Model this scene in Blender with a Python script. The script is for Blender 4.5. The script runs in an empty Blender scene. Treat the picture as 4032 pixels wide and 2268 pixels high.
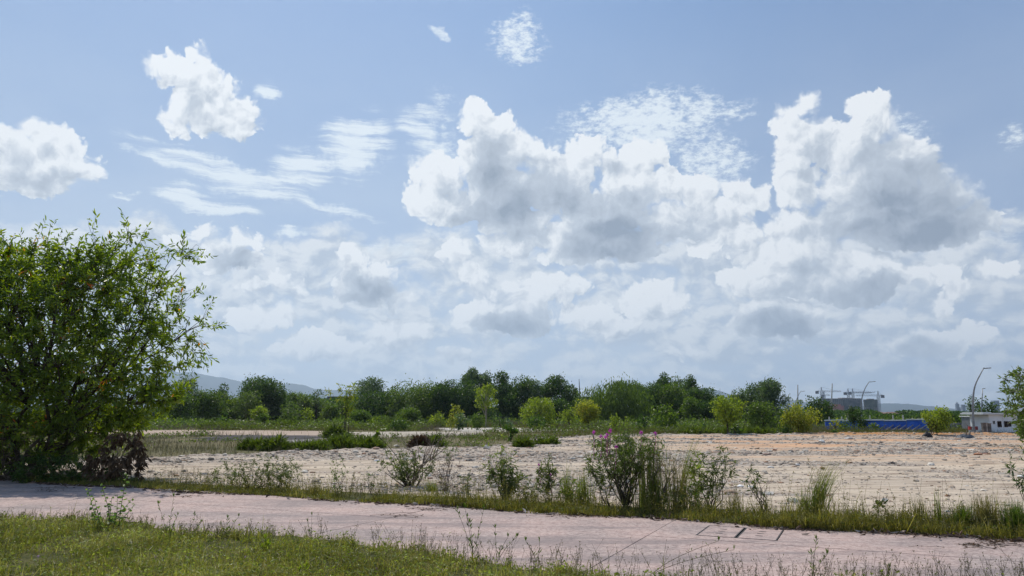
import bpy, math, random
import numpy as np
from mathutils import Vector, Matrix

# ------------------------------------------------------------------ camera
SC = bpy.context.scene
COL = SC.collection
PITCH = math.atan(498 / 2912)
EYE = 2.0
cam_data = bpy.data.cameras.new('camera')
cam_data.sensor_width = 36.0
cam_data.lens = 26.0
cam_data.clip_start = 0.05
cam_data.clip_end = 60000
cam = bpy.data.objects.new('camera', cam_data)
COL.objects.link(cam)
cam.location = (0, 0, EYE)
cam.rotation_euler = (math.pi / 2 + PITCH, 0, 0)
SC.camera = cam


def ray(px, py):
    u = (px - 2016) / 2912
    v = (1134 - py) / 2912
    return (u, math.cos(PITCH) - v * math.sin(PITCH), math.sin(PITCH) + v * math.cos(PITCH))


def G(px, py, z=0.0):
    """ground point seen at a photograph pixel"""
    d = ray(px, py)
    t = (z - EYE) / d[2]
    return (d[0] * t, d[1] * t)


def P(px, py, Y):
    """point at depth Y seen at a photograph pixel"""
    d = ray(px, py)
    t = Y / d[1]
    return (d[0] * t, Y, EYE + d[2] * t)


# ------------------------------------------------------------------ sun, exposure
SUN_EL = math.radians(56)
SUN_AZ = math.radians(-24)          # from straight ahead (+Y), negative = to the left
sun_vec = Vector((math.sin(SUN_AZ) * math.cos(SUN_EL), math.cos(SUN_AZ) * math.cos(SUN_EL), math.sin(SUN_EL)))
sd = bpy.data.lights.new('sun', 'SUN')
sd.energy = 4.4
sd.angle = math.radians(0.6)
sd.color = (1.0, 0.94, 0.84)
sun = bpy.data.objects.new('sun', sd)
COL.objects.link(sun)
sun.rotation_euler = sun_vec.to_track_quat('Z', 'Y').to_euler()
sun.location = (0, 0, 100)

SC.view_settings.view_transform = 'Standard'
SC.view_settings.look = 'None'
SC.view_settings.gamma = 1.0
SC.view_settings.use_curve_mapping = False
SC.view_settings.exposure = 0.0
SC.render.engine = 'CYCLES'
SC.cycles.use_denoising = True
SC.cycles.max_bounces = 6
SC.cycles.diffuse_bounces = 3
SC.cycles.glossy_bounces = 2
SC.cycles.transmission_bounces = 4
SC.cycles.transparent_max_bounces = 12
SC.cycles.volume_bounces = 0
SC.cycles.sample_clamp_indirect = 6.0


# ------------------------------------------------------------------ node maths helper
class Val:
    def __init__(s, nt, sock):
        s.nt, s.k = nt, sock

    def _m(s, op, *a, clamp=False):
        n = s.nt.nodes.new('ShaderNodeMath')
        n.operation = op
        n.use_clamp = clamp
        for i, x in enumerate((s,) + a):
            if isinstance(x, Val):
                s.nt.links.new(x.k, n.inputs[i])
            else:
                n.inputs[i].default_value = float(x)
        return Val(s.nt, n.outputs[0])

    def __add__(s, o): return s._m('ADD', o)
    __radd__ = __add__
    def __sub__(s, o): return s._m('SUBTRACT', o)
    def __rsub__(s, o): return (s * -1.0) + o
    def __mul__(s, o): return s._m('MULTIPLY', o)
    __rmul__ = __mul__
    def __truediv__(s, o): return s._m('DIVIDE', o)
    def max(s, o): return s._m('MAXIMUM', o)
    def min(s, o): return s._m('MINIMUM', o)
    def pow(s, o): return s._m('POWER', o)
    def smax(s, o, d): return s._m('SMOOTH_MAX', o, d)
    def sat(s): return s._m('ADD', 0.0, clamp=True)

    def step(s, lo, hi, a=0.0, b=1.0, mode='SMOOTHSTEP'):
        n = s.nt.nodes.new('ShaderNodeMapRange')
        n.interpolation_type = mode
        s.nt.links.new(s.k, n.inputs[0])
        for i, x in enumerate((lo, hi, a, b)):
            n.inputs[i + 1].default_value = x
        return Val(s.nt, n.outputs[0])


def vmath(nt, op, a, b=None, c=None, scale=None):
    n = nt.nodes.new('ShaderNodeVectorMath')
    n.operation = op
    for i, x in enumerate((a, b, c)):
        if x is None:
            continue
        if isinstance(x, bpy.types.NodeSocket):
            nt.links.new(x, n.inputs[i])
        else:
            n.inputs[i].default_value = x
    if scale is not None:
        if isinstance(scale, Val):
            nt.links.new(scale.k, n.inputs['Scale'])
        else:
            n.inputs['Scale'].default_value = scale
    return n.outputs[1] if op in ('LENGTH', 'DOT_PRODUCT', 'DISTANCE') else n.outputs[0]


def noise(nt, vec, scale, detail=4, rough=0.55, color=False, dist=0.0, d2=False):
    n = nt.nodes.new('ShaderNodeTexNoise')
    n.noise_dimensions = '2D' if d2 else '3D'
    n.inputs['Scale'].default_value = scale
    n.inputs['Detail'].default_value = detail
    n.inputs['Roughness'].default_value = rough
    n.inputs['Distortion'].default_value = dist
    if vec is not None:
        nt.links.new(vec, n.inputs['Vector'])
    return n.outputs['Color'] if color else Val(nt, n.outputs[0])


def voro(nt, vec, scale, detail=0, smooth=0.6, rough=0.5, feature='F1', rnd=1.0, d2=False):
    n = nt.nodes.new('ShaderNodeTexVoronoi')
    n.voronoi_dimensions = '2D' if d2 else '3D'
    n.feature = feature
    n.inputs['Scale'].default_value = scale
    n.inputs['Detail'].default_value = detail
    n.inputs['Roughness'].default_value = rough
    n.inputs['Randomness'].default_value = rnd
    if feature == 'SMOOTH_F1':
        n.inputs['Smoothness'].default_value = smooth
    nt.links.new(vec, n.inputs['Vector'])
    return n


def mixc(nt, f, a, b, mode='MIX'):
    n = nt.nodes.new('ShaderNodeMix')
    n.data_type = 'RGBA'
    n.blend_type = mode
    n.clamp_factor = True
    for s, x in ((n.inputs[0], f), (n.inputs[6], a), (n.inputs[7], b)):
        if isinstance(x, Val):
            nt.links.new(x.k, s)
        elif isinstance(x, bpy.types.NodeSocket):
            nt.links.new(x, s)
        elif isinstance(x, (int, float)):
            s.default_value = x
        else:
            s.default_value = tuple(x) + (1,) if len(x) == 3 else x
    return n.outputs[2]


def combine(nt, x, y, z=0.0):
    n = nt.nodes.new('ShaderNodeCombineXYZ')
    for i, v in enumerate((x, y, z)):
        if isinstance(v, Val):
            nt.links.new(v.k, n.inputs[i])
        else:
            n.inputs[i].default_value = v
    return n.outputs[0]


# ------------------------------------------------------------------ sky with clouds
def azel(px, py):
    d = ray(px, py)
    return math.degrees(math.atan2(d[0], d[1])), math.degrees(math.atan2(d[2], math.hypot(d[0], d[1])))


def ell(x, y, rx, ry, k):
    """an ellipse in picture units -> (azimuth, elevation, radius az, radius el) in degrees"""
    x, y, rx, ry = x * k, y * k, rx * k, ry * k
    a0, e0 = azel(x, y)
    ra = (azel(x + rx, y)[0] - azel(x - rx, y)[0]) / 2
    re = (azel(x, y - ry)[1] - azel(x, y + ry)[1]) / 2
    return a0, e0, ra, re


V = 1.5652
# lumps of the individual cumulus clouds (x, y, rx, ry)
LUMPS = [
    # upper left
    (392, 160, 36, 28), (430, 172, 40, 36), (507, 143, 26, 24), (470, 190, 46, 40), (520, 200, 50, 52), (560, 235, 50, 45),
    (590, 285, 55, 46), (530, 290, 62, 48), (600, 320, 50, 36), (480, 250, 50, 60), (455, 305, 42, 36),
    # left edge
    (20, 350, 110, 48), (110, 345, 80, 42), (60, 410, 130, 50), (160, 400, 80, 50), (215, 425, 42, 34), (70, 455, 110, 38),
    # centre
    (1172, 272, 26, 28), (1200, 300, 44, 46), (1245, 330, 52, 48), (1300, 370, 56, 50), (1355, 390, 50, 46), (1225, 410, 75, 70),
    (1100, 440, 62, 50), (1065, 500, 46, 45), (1130, 520, 70, 48), (1260, 490, 90, 75), (1400, 460, 90, 70), (1478, 385, 44, 38),
    (1535, 415, 36, 36), (1610, 395, 46, 44), (1655, 380, 30, 26), (1590, 470, 75, 70), (1680, 470, 60, 52), (1760, 480, 55, 38),
    (1850, 480, 42, 34), (1900, 505, 36, 30), (1800, 540, 95, 48), (1520, 540, 120, 60), (1540, 610, 115, 46), (1430, 600, 100, 42),
    (1300, 560, 90, 40), (1700, 560, 90, 55), (1280, 610, 60, 32), (1450, 635, 100, 28), (1590, 640, 80, 22),
    # right
    (2030, 262, 36, 34), (1985, 305, 38, 40), (2020, 350, 66, 60), (2180, 268, 62, 42), (2220, 310, 50, 45), (2150, 370, 80, 70),
    (1990, 400, 50, 50), (2270, 390, 70, 60), (2320, 400, 36, 50), (2010, 470, 66, 60), (2200, 470, 150, 80), (2340, 470, 60, 50),
    (2400, 490, 50, 46), (2450, 540, 46, 40), (2490, 550, 26, 22), (2300, 560, 150, 66), (2120, 560, 110, 62), (1980, 570, 70, 40),
    (2420, 580, 60, 36), (2250, 600, 130, 32),
    # small ones lower down
    (595, 610, 36, 32), (630, 605, 24, 22), (580, 650, 70, 34), (540, 650, 40, 34), (515, 575, 26, 24), (440, 610, 30, 20),
    (872, 645, 26, 24), (895, 680, 34, 40), (960, 692, 36, 36), (925, 730, 76, 44), (1000, 760, 30, 18),
    (705, 712, 26, 20), (745, 722, 28, 18), (640, 725, 34, 18), (700, 790, 50, 30), (1290, 715, 22, 20), (1330, 740, 40, 30),
    (1300, 800, 85, 46), (1180, 790, 38, 36), (1250, 725, 24, 18), (1220, 790, 40, 40), (1150, 640, 42, 32), (1190, 690, 44, 30),
    (1795, 580, 40, 36), (1765, 620, 34, 26), (1850, 590, 60, 34), (2000, 640, 150, 38), (1950, 700, 150, 50), (2160, 700, 120, 66),
    (1950, 800, 120, 60), (2330, 870, 90, 38), (2370, 760, 26, 30), (2400, 720, 40, 30), (2440, 840, 60, 30), (2510, 680, 40, 28),
    (2350, 680, 70, 30), (1740, 880, 30, 20), (1700, 885, 24, 16), (1130, 900, 36, 20), (1550, 820, 60, 30),
    (1390, 720, 80, 36), (1480, 790, 70, 34), (1640, 760, 90, 50), (1000, 840, 90, 40), (800, 870, 100, 36), (640, 800, 60, 36),
]
# thick grey undersides (x, y, rx, ry, strength)
SHADE = [
    (1235, 430, 62, 78, .95), (1275, 515, 125, 72, 1.1), (1340, 480, 120, 70, .7), (1540, 600, 135, 66, 1.3), (1480, 540, 150, 60, .8), (1240, 540, 100, 40, .9), (1440, 560, 120, 50, .6), (1385, 470, 60, 50, .5),
    (1720, 560, 80, 40, .35), (2310, 570, 175, 66, 1.5), (2270, 480, 150, 90, .95), (2130, 560, 110, 60, .6), (2060, 420, 60, 80, .35), (2240, 400, 70, 60, .45), (2380, 520, 90, 50, .5), (2140, 610, 120, 30, .5),
    (590, 660, 62, 34, 1.15), (480, 255, 40, 40, .28), (530, 300, 40, 26, .2), (925, 735, 74, 38, 1.25), (880, 705, 34, 30, .9),
    (1295, 815, 92, 36, 1.25), (1960, 820, 112, 44, 1.35), (2150, 745, 110, 50, .8), (2320, 875, 78, 30, 1.0), (2030, 690, 60, 30, .3),
    (80, 440, 120, 40, .35), (1030, 800, 110, 30, .4), (1100, 905, 160, 22, .6), (1600, 850, 60, 20, .5), (1550, 420, 26, 22, .7),
    (700, 740, 60, 22, .5), (1240, 900, 100, 16, .3), (2200, 330, 34, 14, .25),
]
CIRRUS = [
    (600, 455, 330, 24, 11, .80), (560, 420, 260, 12, 12, .75), (520, 508, 150, 22, 6, .95), (800, 510, 190, 12, 10, .8), (400, 400, 110, 8, 12, .8), (300, 490, 60, 6, -6, .7),
    (900, 365, 110, 56, -15, .95), (760, 420, 120, 40, -20, .9), (1080, 350, 90, 70, -30, .8), (1630, 300, 250, 50, -2, 1.0),
    (1790, 400, 130, 50, 0, .8), (1300, 95, 92, 46, 5, .78), (1310, 135, 66, 24, 8, .72), (1105, 78, 40, 10, 28, .7), (675, 240, 38, 16, -8, .62), (735, 580, 60, 10, 3, .8),
    (2560, 340, 50, 34, 0, .6), (1850, 270, 60, 26, 0, .7), (1100, 240, 50, 20, 0, .5), (1620, 340, 160, 24, -3, 1.0),
    (1000, 640, 300, 22, 1, .8), (2480, 600, 180, 30, -4, .5), (2300, 320, 70, 30, 20, .45), (700, 450, 60, 30, 10, .5),
]


def build_sky():
    w = bpy.data.worlds.new('World')
    SC.world = w
    w.use_nodes = True
    nt = w.node_tree
    nt.nodes.clear()
    out = nt.nodes.new('ShaderNodeOutputWorld')
    sky = nt.nodes.new('ShaderNodeTexSky')
    sky.sky_type = 'NISHITA'
    sky.sun_disc = False
    sky.sun_elevation = SUN_EL
    sky.sun_rotation = SUN_AZ
    sky.air_density = 1.0
    sky.dust_density = 2.0
    sky.ozone_density = 1.5
    tc = nt.nodes.new('ShaderNodeTexCoord')
    dirv = vmath(nt, 'NORMALIZE', tc.outputs['Generated'])
    sep = nt.nodes.new('ShaderNodeSeparateXYZ')
    nt.links.new(dirv, sep.inputs[0])
    X, Y, Z = (Val(nt, sep.outputs[i]) for i in range(3))
    D = 180 / math.pi
    az = X._m('ARCTAN2', Y) * D
    el = Z._m('ARCSINE') * D
    p = combine(nt, az, el)

    def warp(src, nz, amp):
        return vmath(nt, 'ADD', src, vmath(nt, 'SCALE', vmath(nt, 'SUBTRACT', nz, (0.5, 0.5, 0.5)), scale=amp))

    def mapped(src, sx, sy, rot=0.0):
        m = nt.nodes.new('ShaderNodeMapping')
        m.inputs['Rotation'].default_value = (0, 0, math.radians(rot))
        m.inputs['Scale'].default_value = (sx, sy, 1)
        nt.links.new(src, m.inputs['Vector'])
        return m.outputs[0]

    # domain warp so that no lump keeps its ellipse
    w1 = noise(nt, p, 0.26, 5.5, 0.58, color=True, d2=True)
    pw = warp(p, w1, 2.0)
    pc = warp(p, w1, 2.4)
    pf = warp(p, w1, 0.9)

    def blob(nt, pt, e):
        a, b, ra, re = e
        m = nt.nodes.new('ShaderNodeVectorMath')
        m.operation = 'MULTIPLY_ADD'
        nt.links.new(pt, m.inputs[0])
        m.inputs[1].default_value = (1 / ra, 1 / re, 0)
        m.inputs[2].default_value = (-a / ra, -b / re, 0)
        return Val(nt, vmath(nt, 'LENGTH', m.outputs[0]))

    # cauliflower billows, and the same a little towards the sun
    def puffs(pt):
        return Val(nt, voro(nt, pt, 0.70, 2.6, rough=0.62, d2=True).outputs['Distance']) * -1.0 + 0.60
    puff = puffs(pw)
    occ = puff - puffs(vmath(nt, 'ADD', pw, (-0.34, 0.60, 0)))     # > 0 faces the light
    soft = noise(nt, p, 0.3, 3, 0.6, d2=True)
    edge = soft.step(0.38, 0.75, 0.20, 1.2)
    mott = noise(nt, pw, 0.45, 5, 0.6, d2=True)

    # veils
    fib = noise(nt, mapped(pf, 0.11, 1.5, 10), 0.9, 8, 0.66, d2=True)
    flock = noise(nt, mapped(p, 0.75, 1.7), 1.5, 5, 0.7, d2=True)
    isalto = az.step(-9, -3)
    tex = ((fib * 1.35 - 0.14) * (isalto * -1.0 + 1.0) + flock * isalto - 0.5) * 2.9

    # lower band: distant banks of cumulus seen edge on
    lp = warp(mapped(p, 0.8, 1.3), w1, 1.9)
    LO = (-0.42, 0.80, 0)
    big = noise(nt, lp, 0.20, 4, 0.55, d2=True)
    lpo = vmath(nt, 'ADD', lp, LO)
    big2 = noise(nt, lpo, 0.20, 4, 0.55, d2=True)
    bv = Val(nt, voro(nt, lp, 0.60, 2.6, rough=0.62, d2=True).outputs['Distance'])
    bvs = Val(nt, voro(nt, lpo, 0.60, 2.6, rough=0.62, d2=True).outputs['Distance'])
    cover = el.step(1.0, 9.0, 0.1, 0.42, 'LINEAR') + el.step(12.0, 16.5, 0.0, -2.0, 'LINEAR')
    dens = (big - 0.5) * 3.2 + (bv * -1.0 + 0.5) * 0.6 + cover
    la = dens.step(-0.75, 0.30) * el.step(-2.0, 5.0, 0.72, 0.95, 'LINEAR')
    rel = (bvs - bv) * 0.9 + (big - big2) * 4.2
    ld = (rel * -1.0 + 0.38 + dens * 0.22 + az.step(0, 34) * 0.12).sat()
    lc = mixc(nt, ld, (7.7, 8.1, 8.5), (4.8, 5.55, 6.6))

    # clear air
    veil = el.step(2.0, 30.0, 0.85, 0.0, 'LINEAR')
    hz = noise(nt, flock_in(nt, p), 0.12, 3, 0.5, d2=True).step(0.3, 0.7, 0.8, 1.1)
    base = mixc(nt, 0.80, sky.outputs[0], (2.05, 3.60, 6.45))
    base = mixc(nt, az.step(-4, 34) * 0.62, base, (1.75, 2.75, 4.9))
    base = mixc(nt, veil * hz, base, mixc(nt, az.step(0, 34), (6.1, 7.0, 8.0), (5.2, 6.1, 7.3)))
    fade = el.step(0.0, 8.0, 0.72, 1.0, 'LINEAR')
    lit, mid, deep = (8.7, 9.0, 9.3), (5.3, 5.9, 6.7), (2.7, 3.25, 4.1)

    def closure(nt, c):
        bg = nt.nodes.new('ShaderNodeBackground')
        bg.inputs[1].default_value = 0.10
        nt.links.new(c, bg.inputs[0])
        return bg.outputs[0]

    top = nt
    shared = {'pw': pw, 'pc': pc, 'puff': puff, 'occ': occ, 'edge': edge, 'mott': mott, 'tex': tex, 'la': la, 'lc': lc,
              'base': base, 'fade': fade}

    def leaf(lumps, shades, cirs, band):
        nt = bpy.data.node_groups.new('cloud_region', 'ShaderNodeTree')
        gi = nt.nodes.new('NodeGroupInput')
        used = (['base'] + (['pc', 'tex'] if cirs else []) + (['la', 'lc'] if band else [])
                + (['pw', 'puff', 'occ', 'edge', 'mott', 'fade'] if lumps else []))
        L_ = {}
        for u in used:
            kind = {'pw': 'NodeSocketVector', 'pc': 'NodeSocketVector', 'base': 'NodeSocketColor', 'lc': 'NodeSocketColor'}.get(u, 'NodeSocketFloat')
            nt.interface.new_socket(u, in_out='INPUT', socket_type=kind)
        nt.interface.new_socket('out', in_out='OUTPUT', socket_type='NodeSocketShader')
        for i, u in enumerate(used):
            L_[u] = Val(nt, gi.outputs[i]) if isinstance(shared[u], Val) else gi.outputs[i]
        base, pc, tex, la, lc, pw, puff, occ, edge, mott, fade = (L_.get(k) for k in
            ('base', 'pc', 'tex', 'la', 'lc', 'pw', 'puff', 'occ', 'edge', 'mott', 'fade'))
        c = base
        if cirs:
            cir = None
            for x, y, rx, ry, rot, k in cirs:
                a, b, ra, re = ell(x, y, rx * 1.35, ry * 2.3, V)
                mp = nt.nodes.new('ShaderNodeMapping')
                mp.vector_type = 'TEXTURE'
                mp.inputs['Location'].default_value = (a, b, 0)
                mp.inputs['Rotation'].default_value = (0, 0, math.radians(-rot))
                mp.inputs['Scale'].default_value = (ra, re, 1)
                nt.links.new(pc, mp.inputs['Vector'])
                s = Val(nt, vmath(nt, 'LENGTH', mp.outputs[0])).step(1.0, 0.1) * k
                cir = s if cir is None else cir.max(s)
            ca = (cir * 1.5 + tex * 1.15 - 0.20).step(0.0, 1.35) * cir.step(0.05, 0.45) * 0.88
            c = mixc(nt, ca, c, (8.2, 8.9, 9.4))
        if band:
            c = mixc(nt, la, c, lc)
        if lumps:
            F = F2 = None
            pw2 = vmath(nt, 'ADD', pw, (-0.62, 0.95, 0))
            for L in lumps:
                e = ell(*L, V)
                r = math.sqrt(e[2] * e[3]) * 1.12
                s = blob(nt, pw, e)._m('MULTIPLY_ADD', -r, r)
                F = s if F is None else F.max(s)
                s = blob(nt, pw2, e)._m('MULTIPLY_ADD', -r, r)
                F2 = s if F2 is None else F2.max(s)
            S = F + puff * 0.72 + 0.42
            relief = (F2 - F).max(-1.2).min(1.2)
            alpha = ((S + 0.12) / edge).step(0.0, 1.0)
            shade = None
            for x, y, rx, ry, k in shades:
                s = blob(nt, pw, ell(x, y, rx * 1.6, ry * 1.7, V)).step(1.0, 0.15) * k
                shade = s if shade is None else shade.max(s)
            dark = S.step(0.3, 2.6) * 0.34 + (mott - 0.5) * 0.45 + relief * 0.27 + 0.05
            if shade is not None:
                dark = dark + shade * 0.80 + (mott - 0.5) * shade * 0.9 - occ * 0.42 * (shade * -0.35 + 1.0)
            else:
                dark = dark - occ * 0.42
            cc = mixc(nt, dark.step(0.0, 0.5, mode='LINEAR'), lit, mid)
            cc = mixc(nt, dark.step(0.5, 1.45, mode='LINEAR'), cc, deep)
            c = mixc(nt, alpha * fade, c, cc)
        go = nt.nodes.new('NodeGroupOutput')
        nt.links.new(closure(nt, c), go.inputs[0])
        g = top.nodes.new('ShaderNodeGroup')
        g.node_tree = nt
        for i, u in enumerate(used):
            top.links.new(shared[u].k if isinstance(shared[u], Val) else shared[u], g.inputs[i])
        return g.outputs[0]

    M = 2.3

    def inside(e, box, m):
        r = max(e[2], e[3]) if len(e) > 4 else None
        ra, re = (r, r) if r else (e[2], e[3])
        return e[0] + ra + m > box[0] and e[0] - ra - m < box[1] and e[1] + re + m > box[2] and e[1] - re - m < box[3]

    def tree(box, lumps, shades, cirs, depth=0):
        lumps = [l for l in lumps if inside(ell(*l[:4], V), box, M)]
        shades = [l for l in shades if inside(ell(l[0], l[1], l[2] * 1.6, l[3] * 1.7, V), box, 1.6)]
        cirs = [l for l in cirs if inside(ell(l[0], l[1], l[2] * 1.35, l[3] * 2.3, V) + (1,), box, 2.0)]
        if depth >= 5 or len(lumps) + len(cirs) <= 14:
            return leaf(lumps, shades, cirs, box[2] < 20)
        wide = (box[1] - box[0]) > 1.3 * (box[3] - box[2])
        if wide:
            m = (box[0] + box[1]) / 2
            k = az
            b1, b2 = (box[0], m, box[2], box[3]), (m, box[1], box[2], box[3])
        else:
            m = (box[2] + box[3]) / 2
            k = el
            b1, b2 = (box[0], box[1], box[2], m), (box[0], box[1], m, box[3])
        return switch(k, m, tree(b1, lumps, shades, cirs, depth + 1), tree(b2, lumps, shades, cirs, depth + 1))

    def switch(k, m, lo, hi):
        mx = nt.nodes.new('ShaderNodeMixShader')
        nt.links.new(k._m('GREATER_THAN', m).k, mx.inputs[0])
        nt.links.new(lo, mx.inputs[1])
        nt.links.new(hi, mx.inputs[2])
        return mx.outputs[0]

    front = tree((-42, 42, 0, 34), LUMPS, SHADE, CIRRUS)
    up = closure(nt, base)
    res = switch(el, 34, switch(az, 42, switch(az, -42, leaf([], [], [], True), front), leaf([], [], [], True)), up)
    res = switch(el, 0.0, closure(nt, base), res)
    nt.links.new(res, out.inputs[0])
    w.cycles.sampling_method = 'MANUAL'
    w.cycles.sample_map_resolution = 256


def flock_in(nt, p):
    m = nt.nodes.new('ShaderNodeMapping')
    m.inputs['Scale'].default_value = (0.75, 1.7, 1)
    nt.links.new(p, m.inputs['Vector'])
    return m.outputs[0]


build_sky()

# ------------------------------------------------------------------ mesh helpers
rs = np.random.RandomState(7)


def make_mesh(name, verts, faces, mats=None, smooth=False, fmat=None):
    """verts Nx3, faces: list of int arrays (n,k)"""
    me = bpy.data.meshes.new(name)
    verts = np.asarray(verts, dtype=np.float32)
    faces = [np.asarray(f, dtype=np.int32) for f in faces if len(f)]
    me.vertices.add(len(verts))
    me.vertices.foreach_set('co', verts.ravel())
    nl = sum(f.size for f in faces)
    npoly = sum(len(f) for f in faces)
    me.loops.add(nl)
    me.polygons.add(npoly)
    me.loops.foreach_set('vertex_index', np.concatenate([f.ravel() for f in faces]))
    tot = np.concatenate([np.full(len(f), f.shape[1], dtype=np.int32) for f in faces])
    start = np.concatenate([[0], np.cumsum(tot)[:-1]]).astype(np.int32)
    me.polygons.foreach_set('loop_start', start)
    me.polygons.foreach_set('loop_total', tot)
    me.polygons.foreach_set('use_smooth', np.full(npoly, bool(smooth)))
    if fmat is not None:
        me.polygons.foreach_set('material_index', np.asarray(fmat, dtype=np.int32))
    me.update(calc_edges=True)
    for m in (mats or []):
        me.materials.append(m)
    return me


class MB:
    """collects shapes and links them as ONE object"""

    def __init__(s):
        s.v, s.q, s.t, s.n = [], [], [], 0

    def add(s, v, quads=None, tris=None):
        v = np.asarray(v, dtype=np.float64).reshape(-1, 3)
        if quads is not None and len(quads):
            s.q.append(np.asarray(quads, dtype=np.int64) + s.n)
        if tris is not None and len(tris):
            s.t.append(np.asarray(tris, dtype=np.int64) + s.n)
        s.v.append(v)
        s.n += len(v)
        return s

    def box(s, x0, x1, y0, y1, z0, z1, M=None):
        v = np.array([(x, y, z) for z in (z0, z1) for y in (y0, y1) for x in (x0, x1)], float)
        if M is not None:
            v = v @ np.array(M)[:3, :3].T + np.array(M)[:3, 3]
        return s.add(v, [(0, 2, 3, 1), (4, 5, 7, 6), (0, 1, 5, 4), (2, 6, 7, 3), (0, 4, 6, 2), (1, 3, 7, 5)])

    def beam(s, a, b, w, h=None):
        a, b = np.array(a, float), np.array(b, float)
        h = h or w
        d = b - a
        d /= np.linalg.norm(d)
        up = np.array((0, 0, 1.0)) if abs(d[2]) < 0.9 else np.array((0, 1.0, 0))
        x = np.cross(d, up)
        x /= np.linalg.norm(x)
        y = np.cross(x, d)
        v = []
        for c in (a, b):
            for sx, sy in ((-1, -1), (1, -1), (1, 1), (-1, 1)):
                v.append(c + x * sx * w / 2 + y * sy * h / 2)
        return s.add(v, [(0, 3, 2, 1), (4, 5, 6, 7), (0, 1, 5, 4), (1, 2, 6, 5), (2, 3, 7, 6), (3, 0, 4, 7)])

    def tube(s, pts, rad, k=6):
        pts = np.asarray(pts, float)
        rad = np.broadcast_to(np.asarray(rad, float), (len(pts),))
        tan = np.gradient(pts, axis=0)
        tan /= np.linalg.norm(tan, axis=1, keepdims=True) + 1e-9
        ref = np.array((0.31, 0.95, 0.02)) if abs(tan[0][1]) < 0.9 else np.array((1.0, 0.1, 0))
        x = np.cross(tan, ref)
        x /= np.linalg.norm(x, axis=1, keepdims=True) + 1e-9
        y = np.cross(tan, x)
        an = np.linspace(0, 2 * math.pi, k, endpoint=False)
        ring = (np.cos(an)[None, :, None] * x[:, None] + np.sin(an)[None, :, None] * y[:, None]) * rad[:, None, None]
        v = (pts[:, None] + ring).reshape(-1, 3)
        n = len(pts)
        i, j = np.meshgrid(np.arange(n - 1), np.arange(k), indexing='ij')
        a = i * k + j
        b = i * k + (j + 1) % k
        q = np.stack([a, b, b + k, a + k], -1).reshape(-1, 4)
        v = np.vstack([v, pts[-1], pts[0]])
        t = [((n - 1) * k + j, (n - 1) * k + (j + 1) % k, n * k) for j in range(k)] + [((j + 1) % k, j, n * k + 1) for j in range(k)]
        return s.add(v, q, t)

    def build(s, name, mat, parent=None, smooth=False, loc=(0, 0, 0)):
        v = np.vstack(s.v) - np.array(loc)
        f = []
        if s.q:
            f.append(np.vstack(s.q))
        if s.t:
            f.append(np.vstack(s.t))
        me = make_mesh(name, v, f, [mat] if mat else None, smooth)
        return link(name, me, parent, loc)


def link(name, me, parent=None, loc=(0, 0, 0)):
    o = bpy.data.objects.new(name, me)
    COL.objects.link(o)
    o.location = loc
    if parent is not None:
        o.parent = parent
        # parts are modelled in world space: keep them there
        o.location = Vector(loc) - parent.location
    return o


def tag(o, label=None, cat=None, group=None, kind=None):
    for k, v in (('label', label), ('category', cat), ('group', group), ('kind', kind)):
        if v:
            o[k] = v
    return o


def thing(name, label, cat, loc, group=None):
    o = bpy.data.objects.new(name, None)
    o.empty_display_size = 0.2
    COL.objects.link(o)
    o.location = loc
    return tag(o, label, cat, group)


def unit(a):
    return a / (np.linalg.norm(a, axis=-1, keepdims=True) + 1e-9)


def leaves(mb, B, d, L, W, r=None, fold=0.18, six=False, roll=None):
    """one small folded blade per row: base B, direction d, length L, width W"""
    r = r or rs
    n = len(B)
    if n == 0:
        return
    d = unit(d)
    q = r.normal(size=(n, 3)) if roll is None else roll
    s = unit(np.cross(d, q))
    nn = np.cross(s, d)
    L = np.broadcast_to(np.asarray(L, float), (n,))[:, None]
    W = np.broadcast_to(np.asarray(W, float), (n,))[:, None]
    if six:
        rows = [B, B + d * L * .25 + s * W * .40 + nn * W * fold, B + d * L * .62 + s * W * .44 + nn * W * fold, B + d * L - nn * L * .10,
                B + d * L * .62 - s * W * .44 + nn * W * fold, B + d * L * .25 - s * W * .40 + nn * W * fold]
        v = np.stack(rows, 1).reshape(-1, 3)
        b = np.arange(n)[:, None] * 6
        qd = np.vstack([b + np.array((0, 1, 2, 3)), b + np.array((0, 3, 4, 5))])
        mb.add(v, qd)
    else:
        rows = [B, B + d * L * .45 + s * W * .5 + nn * W * fold, B + d * L - nn * L * .06, B + d * L * .45 - s * W * .5 + nn * W * fold]
        v = np.stack(rows, 1).reshape(-1, 3)
        b = np.arange(n)[:, None] * 4
        mb.add(v, None, np.vstack([b + np.array((0, 1, 2)), b + np.array((0, 2, 3))]))


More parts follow.
